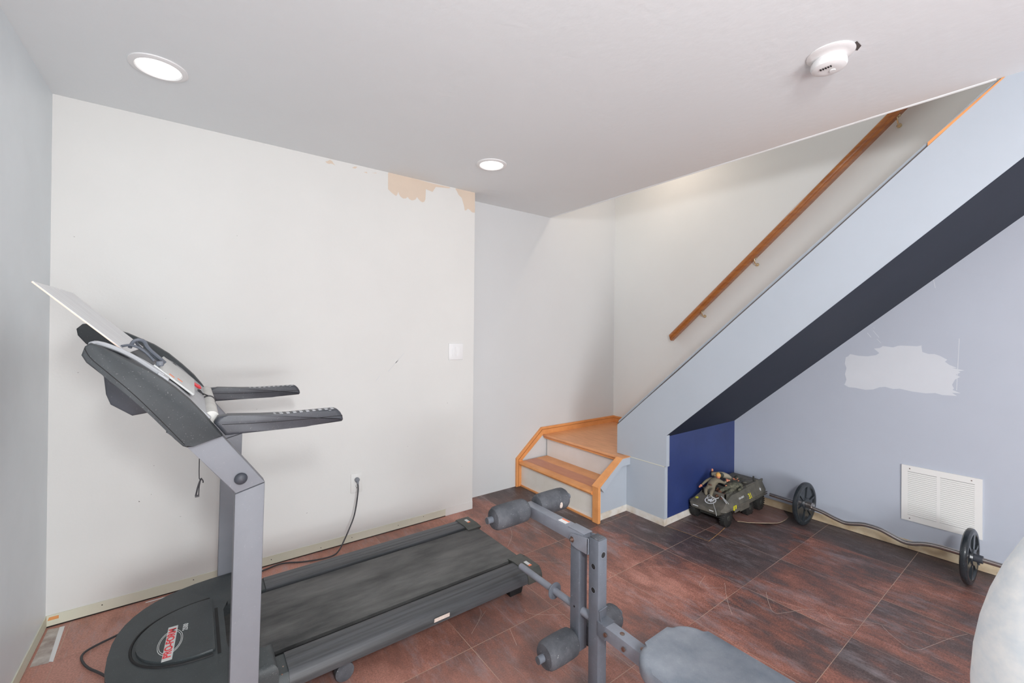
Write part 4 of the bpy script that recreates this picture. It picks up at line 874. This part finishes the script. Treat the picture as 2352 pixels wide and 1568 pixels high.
# whip rod, wire ring and barrel lying across the bow
bm = nb(); pts = [(2.905, VY - .012 + .022 * math.cos(t), .168 + .022 * math.sin(t)) for t in [2 * math.pi * k / 24 for k in range(25)]]
tube(bm, pts, .0013, 6, 0); tube(bm, [(2.905, VY - .03, .160), (2.875, VY - .055, .137), (2.850, VY - .080, .118), (2.838, VY - .093, .089)], .0013, 6, 0); tube(bm, [(2.905, VY - .03, .158), (2.91, VY - .045, .172), (2.93, VY - .06, .180)], .0022, 6, 1)
tag(fin('wire_ring', bm, 'silver_label', tv), 'thin bent wire ring with a rod over the bow')
bm = nb(); cyl(bm, (2.95, VY - .068, .188), (2.90, VY - .128, .172), .0032, n=12); cyl(bm, (2.952, VY - .080, .182), (2.91, VY - .138, .168), .0024, n=12); fin('gun_barrel', bm, 'silver_label', tv)

# ================================================================= TOY SOLDIERS
def skinmesh(name, nodes, edges, mats, parent, lvl=1, base=None):
    """one continuous body grown round a jointed skeleton"""
    me = bpy.data.meshes.new(name + '_tmp'); me.from_pydata([n_[:3] for n_ in nodes], edges, [])
    o = bpy.data.objects.new(name + '_tmp', me); COL.objects.link(o)
    sk = o.modifiers.new('s', 'SKIN'); ss = o.modifiers.new('u', 'SUBSURF'); ss.levels = lvl; ss.render_levels = lvl
    if not me.skin_vertices: raise RuntimeError('no skin layer')
    for i, n_ in enumerate(nodes):
        me.skin_vertices[0].data[i].radius = (n_[3], n_[3]); me.skin_vertices[0].data[i].use_root = (i == 0)
    dg = bpy.context.evaluated_depsgraph_get(); dg.update()
    m2 = bpy.data.meshes.new_from_object(o.evaluated_get(dg)); bpy.data.objects.remove(o); bpy.data.meshes.remove(me)
    m2.name = name; m2.materials.clear(); m2.materials.append(MT[mats]); m2.shade_smooth()
    org = ORIG[parent.name]
    m2.transform(Matrix.Translation(-org)); ob = bpy.data.objects.new(name, m2); COL.objects.link(ob); ob.parent = parent; ORIG[ob.name] = org
    return ob
def hand(t, p, d, s=1.0, nm='hand'):
    """palm and five fingers"""
    p = Vector(p); d = Vector(d).normalized(); u, v = frame_(d)
    bm = nb(); ball(bm, p + d * .008 * s, .0085 * s, 1, .9, 1)
    for k in range(4):
        b_ = p + d * .012 * s + u * (k - 1.5) * .0042 * s; L_ = (.014, .017, .016, .012)[k] * s
        tube(bm, [b_, b_ + d * L_ * .6 + v * .001, b_ + d * L_ + v * .004], .0022 * s, 6, 1)
    b_ = p + d * .004 * s - u * .007 * s; tube(bm, [b_, b_ - u * .005 * s + d * .006 * s, b_ - u * .005 * s + d * .012 * s], .0025 * s, 6, 1)
    return fin(nm, bm, 'skin', t)
def head(t, c, face, r=.019, hair='blond', helmet=False):
    c = Vector(c); f = Vector(face).normalized(); u = f.cross(Vector((0, 0, 1))).normalized(); w_ = u.cross(f)
    m3 = Matrix((u, w_, f)).transposed()
    bm = nb(); ball(bm, c, r, .82, 1.12, .95, rot=m3, n=20)
    ball(bm, c + f * r * .93 - w_ * r * .1, r * .2, .8, 1.5, 1, rot=m3, n=8)
    for s in (-1, 1): ball(bm, c + u * s * r * .82 - w_ * r * .05, r * .2, .5, 1.3, .8, rot=m3, n=8)
    cyl(bm, c - w_ * r * .8, c - w_ * r * 1.7, r * .5, n=12)
    hd_ = fin('head', bm, 'skin', t)
    bm = nb()
    for s in (-1, 1): ball(bm, c + u * s * r * .34 + f * r * .86 + w_ * r * .18, r * .10, n=8)
    box_ = c + f * r * .86 - w_ * r * .48; tube(bm, [box_ - u * r * .25, box_ + u * r * .25], r * .06, 6, 0)
    fin('face_details', bm, 'boot', hd_)
    bm = nb(); ball(bm, c + w_ * r * .32 - f * r * .16, r * (1.25 if helmet else 1.05), .86, .92, 1.0, rot=m3, n=20); fin('helmet' if helmet else 'hair', bm, 'helmet' if helmet else hair, hd_)
    if not helmet: pass
    return hd_
# 1: fair haired figure sitting in the front hatch
s1 = thing('toy_soldier', (3.01, 1.62, .198), 'fair haired toy soldier figure seated in the front hatch of the toy vehicle', 'toy figure', 'toy soldiers on the toy vehicle')
skinmesh('uniform', [(3.010, 1.618, .206, .023), (3.028, 1.616, .232, .026), (3.050, 1.606, .256, .021), (3.058, 1.600, .268, .010),
    (3.045, 1.640, .256, .013), (3.020, 1.664, .234, .0105), (2.985, 1.672, .214, .008), (3.060, 1.570, .252, .013), (3.085, 1.560, .238, .010), (3.105, 1.553, .250, .008),
    (2.998, 1.636, .196, .017), (2.962, 1.632, .190, .014), (2.952, 1.620, .160, .011), (2.998, 1.596, .196, .017), (2.958, 1.588, .192, .014), (2.948, 1.585, .160, .011)],
    [(0, 1), (1, 2), (2, 3), (2, 4), (4, 5), (5, 6), (2, 7), (7, 8), (8, 9), (0, 10), (10, 11), (11, 12), (0, 13), (13, 14), (14, 15)], 'uniform', s1)
bm = nb(); lathe(bm, (3.013, 1.6175, .210), (.6, 0, .8), [(0, .024), (.003, .026), (.008, .026), (.010, .024)], 20); prism(bm, [(3.010, .200), (3.035, .212), (3.05, .195), (3.02, .182)], 'y', 1.575, 1.582, .001); fin('belt', bm, 'boot', s1)
head(s1, (3.060, 1.590, .286), (-.75, -.60, -.35), .0185)
hand(s1, (2.984, 1.672, .214), (-.6, .2, -.3), 1.0); hand(s1, (3.103, 1.553, .250), (.6, -.4, .3), .9)
# 2: figure lying face down across the turret, boots in the air
s2 = thing('toy_soldier', (3.19, 1.64, .21), 'toy soldier figure sprawled face down at the back with one bare foot raised', 'toy figure', 'toy soldiers on the toy vehicle')
skinmesh('uniform', [(3.185, 1.655, .262, .024), (3.215, 1.630, .262, .026), (3.245, 1.612, .244, .024), (3.265, 1.595, .228, .012), (3.165, 1.685, .252, .018), (3.180, 1.700, .235, .014), (3.195, 1.705, .246, .010),
    (3.160, 1.655, .240, .018), (3.140, 1.640, .222, .014), (3.25, 1.59, .225, .012), (3.235, 1.568, .236, .009)],
    [(0, 1), (1, 2), (2, 3), (0, 4), (4, 5), (5, 6), (0, 7), (7, 8), (2, 9), (9, 10)], 'uniform_pale', s2)
bm = nb(); tube(bm, [(3.196, 1.706, .240), (3.199, 1.709, .256)], .0105, 10, 0); ball(bm, (3.198, 1.708, .255), .011, n=12); fin('boot', bm, 'boot', s2)
bm = nb(); ball(bm, (3.200, 1.710, .270), .0095, .9, .9, 1.3, n=12); fin('foot', bm, 'skin', s2)
hand(s2, (3.233, 1.566, .237), (-.5, -.5, .2), .9)
bm = nb(); ball(bm, (3.170, 1.630, .258), .026, 1.25, .8, .75, n=16); fin('pack', bm, 'helmet', s2)
# 3: helmeted figure in camouflage reclining on the near side
s3 = thing('toy_soldier', (3.17, 1.52, .205), 'helmeted toy soldier figure in camouflage lying back along the near side', 'toy figure', 'toy soldiers on the toy vehicle')
skinmesh('uniform', [(3.120, 1.530, .212, .024), (3.160, 1.526, .220, .030), (3.200, 1.518, .222, .026), (3.228, 1.530, .230, .011), (3.19, 1.556, .228, .014), (3.165, 1.575, .236, .011), (3.14, 1.570, .245, .009), (3.195, 1.488, .214, .014), (3.16, 1.478, .206, .011), (3.13, 1.485, .200, .009),
    (3.085, 1.545, .200, .018), (3.04, 1.548, .205, .014), (3.00, 1.552, .188, .011), (3.085, 1.508, .196, .018), (3.035, 1.508, .196, .014), (2.995, 1.520, .178, .011)],
    [(0, 1), (1, 2), (2, 3), (2, 4), (4, 5), (5, 6), (2, 7), (7, 8), (8, 9), (0, 10), (10, 11), (11, 12), (0, 13), (13, 14), (14, 15)], 'camo', s3)
head(s3, (3.245, 1.545, .240), (-.55, -.45, .45), .018, helmet=True)
hand(s3, (3.142, 1.570, .245), (-.5, -.3, .4), .95); hand(s3, (3.10, 1.552, .222), (-.6, -.2, -.3), .8)
for y, z, y2, z2 in ((1.550, .196, 1.553, .170), (1.517, .186, 1.522, .160)):
    bm = nb(); tube(bm, [(3.012, y, z), (2.985, y2, z2 + .01)], .0125, 10, 0); ball(bm, (2.976, y2, z2 + .004), .013, 1.5, .9, .7, n=12); fin('boot', bm, 'boot', s3)
bm = nb(); cyl(bm, (3.08, 1.560, .228), (3.27, 1.520, .246), .004); box(bm, 3.16, 3.20, 1.532, 1.548, .225, .240, .001); fin('rifle', bm, 'olive_dark', s3)
